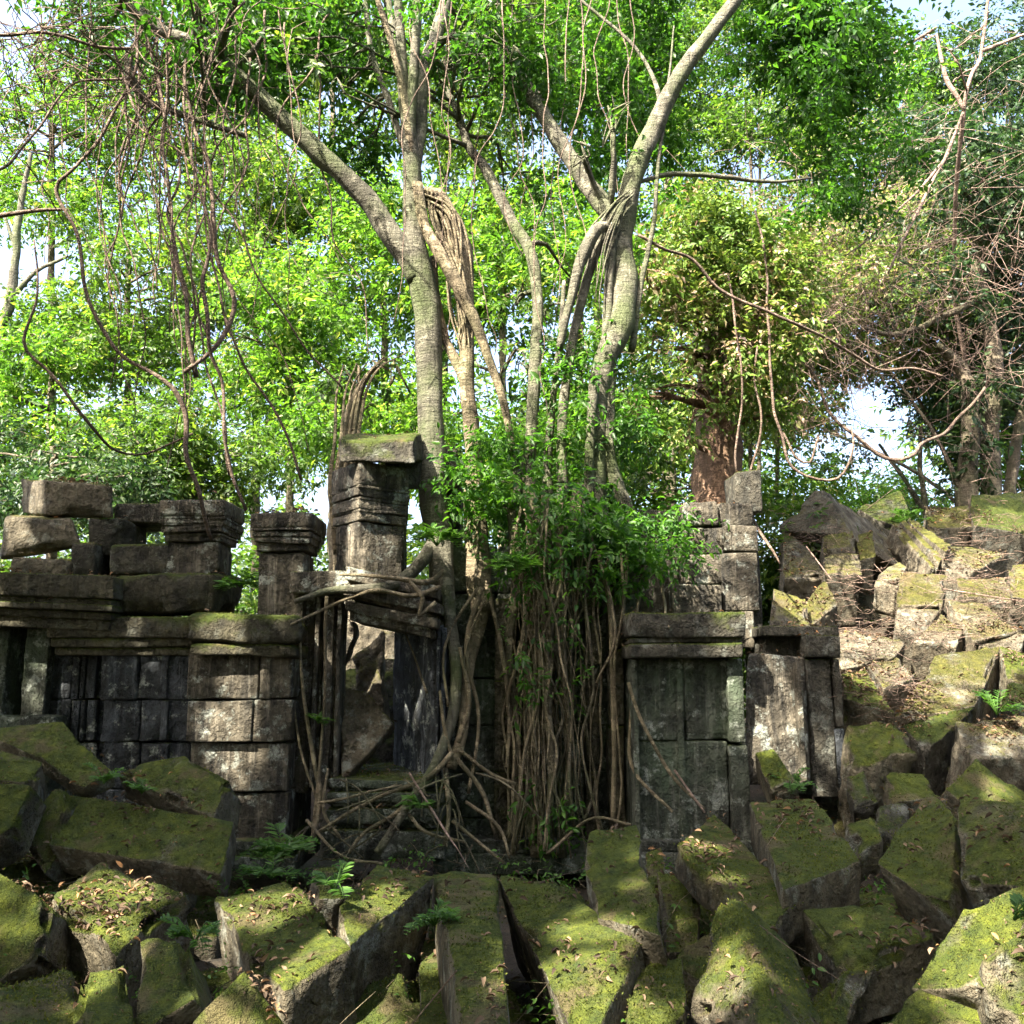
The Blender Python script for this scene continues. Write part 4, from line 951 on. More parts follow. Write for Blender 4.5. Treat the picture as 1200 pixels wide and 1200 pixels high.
sprig('ferny tuft at the foot of the standing slab', 925, 925, 7.2, 12, .06, .25)
sprig('pale young shoot beside the pale-topped block', 392, 1045, .55, 7, .07, .18)
sprig('seedling between the curved slab and the brownish block', 1188, 1078, .9, 5, .06, .12)
sprig('grassy sprig behind the dark tilted skyline block', 1062, 612, 12.4, 9, .12, .35)
sprig('leafy shoot beside the second squat pillar', 283, 690, 8.0, 12, .12, .35)
sprig('small fern in the crevice right of the mossy leaf-strewn block', 228, 1105, .42, 9, .06, .2)

# ---- roots over the doorway and its base (belong to the pale tree)
pt = bpy.data.objects['pale_tree']
rg = np.random.default_rng(41)
def wroot(pa, mat='root', w=.012):
    mb = MB(); tube(mb, [P(a, b, c) for a, b, c, r in pa], [px2m(r * .52, c) for a, b, c, r in pa], 8, .06, .008, seed=int(rg.integers(999)), wob=w * 1.6); mb.build('root', M[mat], pt)
for pa in [[(520, 670, 7.9, 6), (500, 684, 7.6, 7), (470, 680, 7.5, 6), (430, 674, 7.5, 4), (395, 672, 7.5, 2.5)], [(515, 690, 7.6, 6), (480, 700, 7.48, 5), (440, 692, 7.45, 5), (405, 700, 7.5, 4), (370, 716, 7.5, 3), (340, 730, 7.35, 2.5)],
           [(510, 705, 7.5, 5), (490, 720, 7.45, 4), (495, 700, 7.45, 5), (480, 680, 7.5, 5)], [(384, 700, 7.6, 4), (380, 760, 7.6, 4), (378, 840, 7.6, 3), (372, 920, 7.5, 4), (368, 990, 7.4, 4)],
           [(352, 740, 7.6, 3), (358, 820, 7.6, 4), (366, 890, 7.55, 5), (374, 940, 7.45, 6), (365, 1000, 7.3, 5)], [(345, 820, 7.7, 2), (355, 880, 7.6, 3), (372, 935, 7.5, 3)],
           [(385, 900, 7.5, 3), (380, 950, 7.4, 4), (400, 980, 7.3, 3)], [(530, 880, 7.6, 6), (500, 910, 7.5, 6), (450, 930, 7.4, 4), (410, 950, 7.35, 4), (370, 975, 7.3, 3)],
           [(500, 915, 7.5, 5), (470, 950, 7.35, 5), (430, 975, 7.3, 4), (410, 1000, 7.2, 4)], [(520, 900, 7.6, 6), (525, 950, 7.4, 5), (520, 990, 7.3, 4)], [(535, 890, 7.6, 5), (565, 930, 7.6, 5), (580, 980, 7.5, 4)],
           [(540, 880, 7.7, 4), (575, 905, 7.7, 4), (605, 918, 7.7, 4)], [(545, 940, 7.6, 4), (585, 970, 7.5, 4), (600, 1005, 7.4, 3)], [(530, 960, 7.5, 4), (560, 985, 7.4, 4), (590, 1010, 7.3, 3)],
           [(480, 955, 7.4, 4), (500, 975, 7.3, 4), (545, 985, 7.3, 3)], [(540, 760, 7.7, 4), (550, 820, 7.7, 5), (535, 870, 7.7, 5)], [(515, 810, 7.7, 3), (520, 850, 7.7, 4), (530, 890, 7.7, 4)],
           [(474, 740, 8.0, 1.5), (488, 775, 7.9, 2), (500, 810, 7.7, 3)], [(372, 940, 7.4, 3), (410, 935, 7.3, 3), (470, 920, 7.4, 2)], [(360, 960, 7.3, 4), (400, 1000, 7.1, 3), (450, 1010, 7.0, 3)],
           [(640, 1000, 7.6, 4), (690, 960, 7.6, 3), (740, 965, 7.4, 3)], [(560, 690, 8, 4), (520, 760, 7.75, 3), (525, 830, 7.7, 3)]]: wroot(pa)
for j in range(26):
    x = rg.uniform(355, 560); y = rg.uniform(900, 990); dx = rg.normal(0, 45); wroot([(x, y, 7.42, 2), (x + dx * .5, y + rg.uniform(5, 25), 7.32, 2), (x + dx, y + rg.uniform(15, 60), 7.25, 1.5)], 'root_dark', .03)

# ---- brown trunk, right dark tree, root-wrapped trunk at left
def bgtree(name, label, trunk, blobs, L, cov, seed, lmat, bmat, thr=-.25, group=None, flute=0, clump=1.0, twigs=2, W=.48, rough=.03):
    b = trunk[0][0]; t = empty(name, label, 'tree', group, loc=tuple(P(b[0], b[1], b[2])))
    mb = MB(); rec = []; limbs(mb, trunk, 10, rough, flute, rec)
    lb = MB(); tb = mb; crown_blobs(tb, lb, rec, blobs, L, cov, seed, carve=False, thr=thr, clump=clump, twigs=twigs, W=W)
    mb.build('trunk', M[bmat], t)
    if lb.n: lb.build('crown', M[lmat], t)
    return t, rec
rb = np.random.default_rng(51)
bgtree('brown_trunk_tree', 'tree with a thick reddish fibrous trunk behind the stacked tower', [[(842, 640, 10.5, 35), (842, 560, 10.6, 31), (840, 480, 10.7, 26), (838, 420, 10.8, 16), (850, 340, 10.9, 10), (856, 290, 11, 5)]],
       region_blobs(845, 350, 95, 110, 10.0, 46, .34, rb, .35) + region_blobs(800, 470, 40, 60, 10.0, 8, .25, rb, .3) + region_blobs(890, 450, 40, 50, 10.0, 8, .25, rb, .3), .075, 2.2, 51, 'leaf_dry', 'bark_brown', flute=.12, thr=-.05)
bgtree('creeper_clad_tree', 'dark creeper-covered twin trunks on the skyline at the right edge', [[(1135, 600, 14, 15), (1135, 540, 14, 13), (1137, 470, 14, 12), (1125, 430, 14, 9), (1100, 405, 13.8, 5)], [(1160, 600, 14.2, 14), (1160, 520, 14.2, 12), (1165, 420, 14.2, 11), (1150, 340, 14.2, 9), (1140, 200, 14.2, 8)],
       [(1185, 590, 14.6, 8), (1190, 520, 14.6, 8), (1205, 450, 14.6, 7)], [(1150, 350, 14.2, 5), (1060, 390, 13.5, 4), (1010, 385, 13, 3)]],
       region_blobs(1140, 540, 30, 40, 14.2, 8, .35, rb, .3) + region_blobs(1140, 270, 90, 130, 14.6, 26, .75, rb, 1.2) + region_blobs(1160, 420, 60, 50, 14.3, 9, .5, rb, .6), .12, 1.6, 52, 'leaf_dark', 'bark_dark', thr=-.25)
bgtree('root_wrapped_tree', 'old stump wrapped in roots just behind the tall square pillar', [[(400, 690, 8.8, 18), (400, 620, 8.8, 16), (407, 560, 8.8, 15), (411, 510, 8.8, 12), (416, 470, 8.8, 8), (432, 440, 8.8, 3), (455, 425, 8.8, 1.5)]]
       + [[(392 + 5 * q, 650 - 9 * q, 8.6, 2.5 + q % 3), (388 + 6 * q, 570, 8.62, 3 + q % 2), (394 + 6 * q, 510 - 5 * q, 8.66, 2.5), (396 + 9 * q, 465 - 6 * q, 8.75, 1.5), (404 + 15 * q, 430 - 4 * q, 8.8, .8)] for q in range(6)],
       region_blobs(430, 450, 50, 40, 9.0, 5, .3, rb, .2), .08, 1.2, 53, 'leaf_mid', 'root', flute=.25)
bgtree('bare_pale_tree', 'bare pale forked tree standing in haze at the far left edge', [[(-30, 640, 18, 10), (-10, 480, 18, 9), (2, 390, 18, 8), (14, 340, 18, 7), (22, 260, 18, 5), (35, 180, 18, 3)], [(12, 350, 18, 5), (40, 320, 18, 3), (80, 300, 18, 2)], [(20, 300, 18, 3), (5, 250, 18, 2)]], [], .1, 1, 54, 'leaf_mid', 'bark')
bgtree('white_forked_tree', 'small sunlit whitish forked tree in the bright gap', [[(1086, 612, 16, 5), (1080, 560, 16, 3.5), (1078, 500, 16, 2.5)], [(1086, 600, 16, 4), (1055, 555, 16, 3), (1030, 520, 16, 2)]], [], .1, 1, 55, 'leaf_mid', 'bark')
bgtree('dead_branch_tree', 'pale dead branched treetop against the bright sky at the upper right', [[(1160, 560, 15, 3.5), (1120, 350, 14, 3), (1130, 130, 12, 3), (1150, 60, 12, 2.5), (1160, -20, 12, 2)], [(1105, 190, 12.3, 3), (1130, 130, 12, 2)], [(1130, 130, 12, 3), (1108, 90, 12, 3), (1098, 40, 12, 2)], [(1150, 60, 12, 3), (1200, 40, 12, 2)], [(1105, 190, 12.2, 2), (1060, 240, 12, 1.8), (1020, 280, 12, 1.5), (990, 300, 12, 1)], [(1110, 180, 12.2, 2.5), (1070, 260, 12, 2), (1040, 320, 12, 1.5)], [(1098, 32, 12, 2), (1040, 70, 12, 2), (1000, 110, 12, 1.5)]], region_blobs(1080, 60, 60, 50, 12.3, 6, .3, rb), .09, .45, 56, 'leaf_bright', 'twig', thr=0)

# ---- the wood behind
G = 'trees of the wood behind the ruin'
def wood(px, py, rx, ry, Y, n, rm, lmat, label, L=.12, cov=1.6, thr=-.2, seed=0, lean=0, tr=7, name='background_tree', bmat='bark_dark'):
    rr = np.random.default_rng(900 + seed)
    gy = 600 if px > 850 else 700
    if px > 850: tr = 3
    if 930 < px < 1105: lean = 1138 - px
    bgtree(name, label, [[(px + lean, gy, Y, tr), (px + lean * .6, (py + gy) / 2, Y, tr * .8), (px, py, Y, tr * .6), (px - lean * .3, py - ry * .7, Y, tr * .3)]], region_blobs(px, py, rx, ry, Y, n, rm, rr, Y * .09), L, cov, 900 + seed, lmat, bmat, thr=thr, group=G)
wood(60, 470, 110, 90, 17, 22, .95, 'leaf_bright', 'sunlit bushy tree at the left edge above the loose blocks', seed=1)
wood(60, 560, 150, 50, 14, 16, .7, 'leaf_dark', 'low dark bush right behind the far left stone heap', seed=2, L=.1)
wood(150, 350, 110, 90, 19, 20, 1.1, 'leaf_mid', 'mid green tree behind the hanging vines', seed=3)
wood(230, 540, 110, 60, 14.5, 16, .75, 'leaf_mid', 'shaded shrub behind the first two squat pillars', seed=4, L=.1)
wood(340, 420, 90, 110, 17, 26, .95, 'leaf_bright', 'vivid green tree between the vines and the pale trunk', seed=5)
wood(300, 250, 120, 90, 22, 20, 1.2, 'leaf_mid', 'tall tree behind the leaning pale limb', seed=6, L=.14)
wood(450, 330, 90, 100, 21, 22, 1.1, 'leaf_bright', 'yellowish tree directly behind the pale trunk', seed=7, L=.14)
wood(450, 520, 110, 60, 15, 14, .7, 'leaf_bright', 'bright shrub behind the tall square pillar', seed=8, L=.1)
wood(590, 330, 100, 120, 20, 26, 1.05, 'leaf_bright', 'yellow-green tree behind the slim tree', seed=9, L=.14)
wood(600, 540, 110, 70, 14, 18, .7, 'leaf_bright', 'leafy sapling thicket behind the knotted tree', seed=10, L=.1)
wood(720, 460, 90, 110, 16, 22, .8, 'leaf_mid', 'green tree behind the big forked one', seed=11, L=.11)
wood(780, 280, 100, 90, 19, 20, 1.05, 'leaf_bright', 'sun-dappled tree right of the big fork', seed=12, L=.13)
wood(790, 560, 90, 50, 13.5, 12, .6, 'leaf_mid', 'low bush left of the brown trunk', seed=13, L=.1)
wood(910, 350, 110, 90, 15, 24, .75, 'leaf_dry', 'half withered tree full of pinkish dry creepers', seed=14, L=.11, cov=1.8)
wood(930, 575, 70, 32, 20, 8, .8, 'leaf_bright', 'low pale bush beyond the gable stone', seed=15, L=.12)
wood(1060, 330, 70, 90, 16, 16, .8, 'leaf_dry', 'dim tree arching over the bright gap', seed=16, L=.11, cov=2.3)
wood(1050, 592, 80, 22, 24, 8, .9, 'leaf_bright', 'far low bush seen through the bright gap', seed=17, L=.14)
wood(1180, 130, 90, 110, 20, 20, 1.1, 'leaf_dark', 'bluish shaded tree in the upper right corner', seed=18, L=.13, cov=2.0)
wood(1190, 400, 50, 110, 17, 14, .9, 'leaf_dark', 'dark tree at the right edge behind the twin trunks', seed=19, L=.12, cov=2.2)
wood(60, 170, 120, 110, 22, 22, 1.2, 'leaf_bright', 'airy yellow-green tree in the upper left', seed=20, L=.14, cov=1.3)
wood(220, 110, 120, 90, 24, 20, 1.3, 'leaf_mid', 'tall tree behind the bunch of vines', seed=21, L=.15)
wood(520, 140, 110, 110, 24, 18, 1.3, 'leaf_mid', 'tall tree rising behind the upper stems', seed=22, L=.15, cov=1.2)
wood(680, 130, 110, 110, 22, 22, 1.2, 'leaf_mid', 'tall tree behind the left fork', seed=23, L=.14)
wood(390, 110, 90, 100, 25, 14, 1.3, 'leaf_mid', 'tall tree glimpsed above the leaning limb', seed=24, L=.15, cov=1.1)
wood(1000, 200, 60, 100, 18, 14, .8, 'leaf_mid', 'thin tree beside the sky gap at the upper right', seed=25, L=.12, cov=1.0)
wood(860, 520, 60, 60, 17, 10, .8, 'leaf_mid', 'green tree just behind the brown trunk', seed=26, L=.12)
wood(960, 500, 40, 40, 22, 6, .7, 'leaf_dark', 'small dark bush left of the bright gap', seed=27, L=.12, cov=1.0)
wood(1185, 560, 40, 40, 17, 8, .7, 'leaf_bright', 'sunlit bush behind the top right block', seed=28, L=.11)
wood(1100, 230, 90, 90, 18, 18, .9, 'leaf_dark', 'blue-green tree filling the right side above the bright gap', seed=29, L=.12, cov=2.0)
wood(960, 300, 80, 80, 17, 16, .8, 'leaf_mid', 'tree tangled with dry creepers left of the bright gap', seed=30, L=.11, cov=1.6)
wood(880, 60, 140, 90, 22, 22, 1.2, 'leaf_mid', 'tall tree behind the dense crown of the big forked tree', seed=31, L=.14, cov=1.8)
wood(890, 180, 90, 60, 19, 16, .85, 'leaf_mid', 'leafy tree filling the gap under the right crown', seed=38, L=.12, cov=2.0)
wood(1040, 120, 70, 80, 20, 12, .9, 'leaf_bright', 'thin airy tree in the bright corner at the upper right', seed=32, L=.12, cov=.9)
wood(700, 10, 160, 70, 25, 18, 1.3, 'leaf_mid', 'tallest tree, its top above the left fork', seed=33, L=.15, cov=1.6)
wood(1120, 440, 60, 70, 18, 14, .8, 'leaf_dark', 'dark thicket right of the bright gap', seed=34, L=.11, cov=2.0)
wood(880, 450, 70, 60, 14, 14, .6, 'leaf_dry', 'withered creeper mass left of the bright gap', seed=35, L=.1, cov=1.7)
wood(1000, 380, 80, 60, 14, 16, .6, 'leaf_dry', 'creeper mass arching above the bright gap', seed=36, L=.1, cov=1.6)
ug = np.random.default_rng(66); lb = MB()
for i in range(84):
    x = ug.uniform(-9, 3.4); y = ug.uniform(11, 13.5); z = ug.uniform(.6, 3.0); r = ug.uniform(.5, .8)
    if i > 60: x = ug.uniform(3.0, 4.2); y = ug.uniform(11.6, 12.6); z = ug.uniform(1.6, 4.0); r = .5
    blob_leaves(lb, (x, y, z), (r, r, r * .8), 1.3 * math.pi * r * r * .8 / (.25 * .1 ** 2), .1, ug, thr=-.3)
tag(lb.build('undergrowth', M['leaf_mid']), 'green undergrowth growing close behind the ruined walls', 'undergrowth', kind='stuff')
# far wood, one mass
rf = np.random.default_rng(71); lb = MB()
for i in range(110):
    x = rf.uniform(-32, 30); y = rf.uniform(32, 44); 
    if 15 < x * 38 / y < 19.5: continue
    z = rf.uniform(1, 15); r = rf.uniform(1.6, 2.6)
    blob_leaves(lb, (x, y, z), (r, r, r * .7), 1.2 * math.pi * r * r * .7 / (.25 * .3 ** 2), .3, rf, thr=-.2, clump=.5)
tag(lb.build('distant_forest', M['leaf_mid']), 'distant mass of green forest beyond the ruin', 'forest', kind='stuff')

# ---- unseen trees added sunward and around the camera: dappled shade, less sky light
def shade_tree(label, bx, by, cen, blobn, spread, seed, cov=1.5):
    rr = np.random.default_rng(seed); z0 = float(ground_z(bx, by)) - .2
    t = empty('shade_tree', label, 'tree', 'unseen tall trees added for shade', loc=(bx, by, z0))
    mb = MB(); cen = np.array(cen, float)
    p, r = tube(mb, [(bx, by, z0), (bx + .2, by + .1, 3), (cen[0] * .5 + bx * .5, cen[1] * .5 + by * .5, 6), tuple(cen)], [.28, .22, .15, .06], 12, .2, .02)
    rec = [(p, r)]
    blobs = []
    for i in range(blobn):
        c = cen + rr.uniform(-1, 1, 3) * np.array(spread); q = rr.uniform(.9, 1.4); blobs.append((c, (q, q, q * .6)))
    lb = MB(); tb = mb
    rng = np.random.default_rng(seed + 1)
    for c, q in blobs:
        blob_leaves(lb, c, q, cov * math.pi * q[0] * q[0] / (.25 * .12 ** 2), .12, rng, seed=seed, carve=True, thr=-.3)
        add_branch(tb, rec, np.array(c), .05)
    lb.build('crown', M['leaf_mid'], t); mb.build('trunk', M['bark'], t)
S0 = SUNV / SUNV[2]
for j, (tx, ty, n, sx, sy, cv) in enumerate([(-3.2, 5.0, 24, 2.2, 2.0, 1.5), (0.2, 5.0, 24, 2.2, 2.0, 1.5), (3.0, 5.2, 18, 2.0, 2.0, 1.4), (-3.4, 8.2, 22, 2.4, 1.7, 1.4), (.6, 8.0, 24, 2.4, 1.6, 1.5), (4.6, 8.6, 12, 2.2, 1.8, 1.0)]):
    h = 7.6; c = np.array([tx, ty, .9]) + S0 * h
    shade_tree(['straight tree whose crown shades the left foreground', 'straight tree whose crown shades the middle foreground', 'straight tree whose crown shades the right foreground', 'straight tree whose crown shades the stepped wall', 'straight tree whose crown shades the root curtain', 'thin-crowned tree that dapples the rubble slope'][j],
               c[0] - 1.0 - (j % 2), c[1] - 3.2 + (j > 2) * -.6, c, n, (sx, sy, .8), 400 + j, cv)

er = np.random.default_rng(500)  # dense unseen trees added to dim the sky light on the stones
for j, (ang, dist, lab) in enumerate([(200, 9, 'unseen broad tree added to the left behind the viewer'), (235, 8, 'unseen dense tree added behind the viewer on the left'), (270, 9, 'unseen dense tree added straight behind the viewer'), (305, 8, 'unseen dense tree added behind the viewer on the right'), (340, 9, 'unseen broad tree added to the right beside the slope'), (15, 11, 'unseen bushy tree added right of the rubble slope'), (168, 11, 'unseen bushy tree added left of the stepped wall')]):
    bx = dist * math.cos(math.radians(ang)); by = 3 + dist * math.sin(math.radians(ang)); z0 = float(ground_z(bx, by)) - .2
    t = empty('shade_tree', lab, 'tree', 'unseen tall trees added for shade', loc=(bx, by, z0))
    mb = MB(); tube(mb, [(bx, by, z0), (bx + .2, by, 4), (bx, by + .2, 9)], [.3, .22, .08], 10, .3, .02); mb.build('trunk', M['bark'], t)
    lb = MB()
    for i in range(22):
        a_ = er.uniform(0, 6.28); q_ = er.uniform(0, 2.6); z = er.uniform(1.0, 11.5); r = er.uniform(1.1, 1.6)
        blob_leaves(lb, (bx + q_ * math.cos(a_), by + q_ * math.sin(a_), z), (r, r, r * .7), 1.5 * math.pi * r * r / (.25 * .22 ** 2), .22, er, thr=-.35, carve=True)
    lb.build('crown', M['leaf_mid'], t)

# ---- hanging vines at left
def vine(label, pa, mat='vine', group='vines hanging from the canopy', name='hanging_vine'):
    mb = MB(); tube(mb, [P(a, b, c) for a, b, c, r in pa], [px2m(r * .68, c) for a, b, c, r in pa], 6, .08, .008, seed=int(pa[0][0]), wob=.1)
    return tag(mb.build(name, M[mat]), label, 'vine', group)
V0 = [[(150, 20, 7.6, 2), (152, 70, 7.6, 3), (130, 130, 7.6, 3), (95, 190, 7.5, 3), (70, 218, 7.5, 3.5), (85, 270, 7.5, 3.5), (100, 340, 7.5, 3.5), (140, 400, 7.6, 3.5), (200, 445, 7.6, 4), (217, 470, 7.6, 5), (222, 510, 7.6, 4.5), (238, 570, 7.7, 4), (250, 640, 7.9, 3)],
      [(180, 50, 7.7, 3), (190, 150, 7.7, 3), (195, 230, 7.7, 3), (200, 310, 7.6, 3.5), (212, 380, 7.6, 4), (218, 440, 7.6, 5)],
      [(225, 60, 7.7, 3), (232, 140, 7.7, 3.5), (250, 200, 7.7, 3.5), (258, 270, 7.7, 4), (262, 340, 7.7, 4.5), (260, 385, 7.7, 4.5), (245, 415, 7.65, 4), (220, 440, 7.6, 4)],
      [(215, 70, 7.6, 2.5), (222, 160, 7.6, 2.5), (235, 260, 7.6, 3), (240, 330, 7.6, 4), (250, 380, 7.6, 4), (250, 450, 7.7, 3), (270, 520, 7.7, 3), (285, 600, 7.8, 3)],
      [(170, 60, 7.8, 2), (200, 150, 7.8, 2), (215, 200, 7.7, 2.5), (200, 250, 7.7, 2.5), (225, 330, 7.7, 2), (235, 420, 7.7, 2), (260, 500, 7.7, 2), (275, 560, 7.8, 2)],
      [(240, 60, 7.9, 2), (238, 180, 7.9, 2), (245, 300, 7.9, 2), (270, 370, 7.9, 2.5), (300, 440, 8.0, 2.5), (330, 500, 8.0, 2.5), (350, 560, 8.1, 2.5)],
      [(150, 90, 7.5, 2.5), (100, 90, 7.3, 2), (60, 120, 7.2, 2), (20, 180, 7.1, 2.5), (-20, 200, 7, 3)],
      [(150, 60, 7.4, 3), (80, 45, 7.2, 3), (-20, 42, 7.0, 3.5)], [(-20, 258, 8, 5), (30, 256, 8, 4), (80, 250, 8, 2.5)],
      [(185, 80, 7.8, 1.5), (170, 170, 7.8, 1.5), (180, 260, 7.7, 2), (215, 320, 7.7, 2), (240, 390, 7.7, 2)], [(200, 60, 7.7, 2), (208, 200, 7.7, 2), (228, 230, 7.7, 2), (232, 300, 7.6, 2), (222, 400, 7.6, 2)],
      [(45, 290, 8, 1.5), (40, 350, 8, 2), (30, 400, 8, 3), (60, 440, 8.1, 3), (90, 480, 8.2, 3), (130, 520, 8.4, 2.5), (170, 530, 8.6, 2), (222, 508, 8.6, 2)],
      [(130, 120, 8, 1.5), (126, 200, 8, 1.2), (130, 290, 8, 1.2)], [(135, 130, 7.7, 2), (160, 150, 7.7, 2), (220, 180, 7.7, 2), (280, 260, 7.8, 2), (320, 360, 8, 2), (400, 460, 8.3, 2)]]
VL = ['long dark vine swinging left then back above the first capital', 'vine joining the long swinging vine at its fork', 'thick vine hooking round above the first capital', 'thick vine dropping straight to the second squat pillar', 'thin wavering vine inside the hanging bunch', 'thin vine drifting right towards the root-wrapped stump',
      'vine slanting down to the left edge from the knot of branches', 'nearly level dark branch vine at the upper left', 'short level branch entering from the left edge at mid height', 'thinnest zigzag vine on the left side of the bunch', 'straight vine in the middle of the bunch', 'low slack vine crossing in front of the bushy tree',
      'fine plumb vine left of the hanging bunch', 'long slack vine trailing right behind the leaning limb']
for l_, pa in zip(VL, V0): vine(l_, pa)
for l_, pa in zip(['looping bare vine dangling in the bright gap', 'vine sweeping down from the right into the bright gap', 'thin diagonal branch crossing from the forked tree to the twin trunks', 'crooked pale stick vine standing beside the stacked tower', 'slender vine descending beside the brown trunk', 'inner smaller loop of vine in the bright gap'],
    [[(880, 250, 9.5, 2), (898, 330, 9.5, 2.3), (905, 400, 9.5, 2.5), (908, 480, 9.5, 2.5), (920, 530, 9.5, 2.5), (945, 555, 9.5, 2.5), (975, 560, 9.5, 2.5), (993, 535, 9.5, 2), (998, 500, 9.5, 1.5)],
     [(925, 340, 10, 1.5), (945, 420, 10, 2), (965, 460, 10, 3), (985, 500, 10, 3), (1020, 522, 10, 3.5), (1060, 530, 10, 3.5), (1100, 510, 10.5, 3), (1150, 460, 11, 2.5)],
     [(745, 270, 8.6, 3), (820, 310, 8.8, 3), (880, 350, 9, 3), (950, 390, 9.3, 3), (1020, 420, 9.8, 2.5), (1100, 440, 10, 2)],
     [(892, 400, 9.6, 1.5), (889, 460, 9.6, 1.8), (886, 520, 9.6, 2), (882, 560, 9.6, 2.5), (888, 598, 9.5, 3), (905, 640, 9.3, 2.5), (918, 665, 9.2, 1.5)],
     [(850, 320, 9.4, 2), (870, 400, 9.4, 2), (868, 480, 9.4, 2), (872, 560, 9.4, 2)],
     [(915, 500, 9.6, 2), (930, 530, 9.6, 2.2), (950, 535, 9.6, 2.2), (962, 505, 9.6, 2)]]): vine(l_, pa, 'vine')

vr = np.random.default_rng(333)
for j in range(34):
    x = vr.uniform(150, 300) if j < 22 else vr.uniform(40, 420); y = vr.uniform(-40, 90); Y = vr.uniform(7.4, 8.4); r0 = vr.uniform(.6, 1.7)
    L = vr.uniform(250, 480); pa = []; dx = vr.normal(0, 40); sw = vr.normal(0, 22)
    for q in range(8):
        f_ = q / 7; pa.append((x + dx * f_ + sw * math.sin(f_ * 5 + j) + vr.normal(0, 5), y + L * f_, Y, r0 * (1.6 - f_)))
    vine('thin dark vine among many dangling in front of the left trees', pa, group='thin vines dangling at the left')
for j in range(16):
    x = vr.uniform(480, 760); y = vr.uniform(-60, -30); Y = vr.uniform(8.0, 9.0); L = vr.uniform(250, 560); dx = vr.normal(0, 25)
    vine('thin climber hanging among the middle trunks', [(x + dx * q / 5 + vr.normal(0, 7), y + L * q / 5, Y, 1.5 - .15 * q) for q in range(6)], group='thin climbers among the middle trunks')

# sticks on the stones
def stick(label, pa, mat='twig'): 
    mb = MB(); tube(mb, [P(a, b, c) for a, b, c, r in pa], [px2m(r, c) for a, b, c, r in pa], 7, .06, .003, wob=.006); tag(mb.build('fallen_stick', M[mat]), label, 'stick', 'sticks lying on the stones')
stick('thick broken stick poking up from the bottom edge', [(465, 1220, .35, 6), (535, 1137, .62, 5)])
stick('long straight stick lying across the gap right of the wedge stone', [(890, 1085, .55, 3.5), (930, 1115, .48, 3.5), (985, 1150, .42, 3.5)])
stick('thin fallen stick leaning on the right side of the corner pier', [(790, 902, 7.45, 1.4), (826, 952, 7.3, 1.2)])
stick('short forked stick on the thick overhanging slab', [(898, 993, .75, 2), (922, 960, .82, 2)])
stick('pale thin stick above the huge slanting block', [(625, 1035, .55, 2), (690, 1016, .6, 1.5)])
stick('slack stem running down from the doorway sill to the long slab', [(480, 905, 7.4, 1.3), (520, 970, 6.9, 1.3), (550, 1018, .5, 1.3)])
stick('straight stick sticking out of the twig heap', [(945, 640, 10.6, .8), (975, 680, 10.1, .8)])
stick('long thin stick on the sunny side of the slope', [(1105, 690, 10.0, 1), (1200, 705, 9.7, .9)])

# ------------------------------------------------------------------ litter
lr = np.random.default_rng(81)
PT = np.concatenate([a for a, b, c in TOPS]); NN = np.concatenate([b for a, b, c in TOPS]); AA = np.concatenate([c for a, b, c in TOPS])
den = np.clip(fbm(PT * 2.3, 61, 3) - .12, 0, 1) ** 1.5 + .008
v_ = PT - [0, 0, CAMZ]; f_ = v_[:, 1] * cp + v_[:, 2] * sp; ppx = 600 + v_[:, 0] * FPX / f_; ppy = 600 + (v_[:, 1] * sp - v_[:, 2] * cp) * FPX / f_
for dx_, dy_, rr_, am in [(110, 1075, 34, 2.5), (165, 1060, 30, 1.6), (200, 1035, 20, 1), (310, 1165, 30, 2), (150, 935, 45, .9), (215, 955, 30, .5), (830, 1000, 28, 1.5), (880, 1040, 22, .8), (1075, 1090, 32, 1.8), (660, 1120, 26, .8), (930, 955, 30, .8), (1070, 1000, 16, 1), (1170, 990, 30, 1.2), (1060, 820, 26, 3), (1000, 800, 24, 1.5), (620, 1030, 24, .8), (250, 1025, 14, 1), (1180, 842, 26, 1.5), (335, 600, 30, 2), (90, 565, 20, 1.5), (725, 965, 8, 3)]:
    den += am * np.exp(-((ppx - dx_) ** 2 + (ppy - dy_) ** 2) / rr_ ** 2) * (fbm(PT * 7, 5, 2) > -.3)
slope_b = np.where((PT[:, 0] > .3 * PT[:, 1]) & (PT[:, 1] > 7.2), 2.2, 1.0)
pr = AA * den * slope_b; pr /= pr.sum()
ii = lr.choice(len(PT), 13000, p=pr)
c = PT[ii] + lr.normal(size=(len(ii), 3)) * .02 + NN[ii] * lr.uniform(.004, .03, len(ii))[:, None]
gx = lr.uniform(-5, 8, 26000); gy = lr.uniform(3.3, 13, 26000)
gk = ((gx > .27 * gy) & (gy > 6.5)) | (lr.uniform(size=26000) < .35)
gx, gy = gx[gk], gy[gk]; gz = ground_z(gx, gy) + lr.uniform(.0, .06, len(gx))
c = np.vstack([c, np.stack([gx, gy, gz], 1)])
sz = lr.uniform(.015, .06, len(c))
jj = lr.choice(len(PT), 26000, p=(AA * (den * .25 + .12) * (PT[:, 1] < 11)) / np.sum(AA * (den * .25 + .12) * (PT[:, 1] < 11)))
c = np.vstack([c, PT[jj] + lr.normal(size=(len(jj), 3)) * .02 * (1 - np.abs(NN[jj])) + NN[jj] * .004]); sz = np.concatenate([sz, lr.uniform(.005, .018, len(jj))])
mb = MB(); k = len(c); d = lr.normal(size=(k, 3)); d[:, 2] *= .35
leaf_mesh(mb, c, d, np.array([0, 0, 1.]) + lr.normal(size=(k, 3)) * .45, sz, .42, True, .22)
tag(mb.build('leaf_litter', M['litter']), 'dry brown fallen leaves scattered over the stones and ground', 'fallen leaves', kind='stuff')
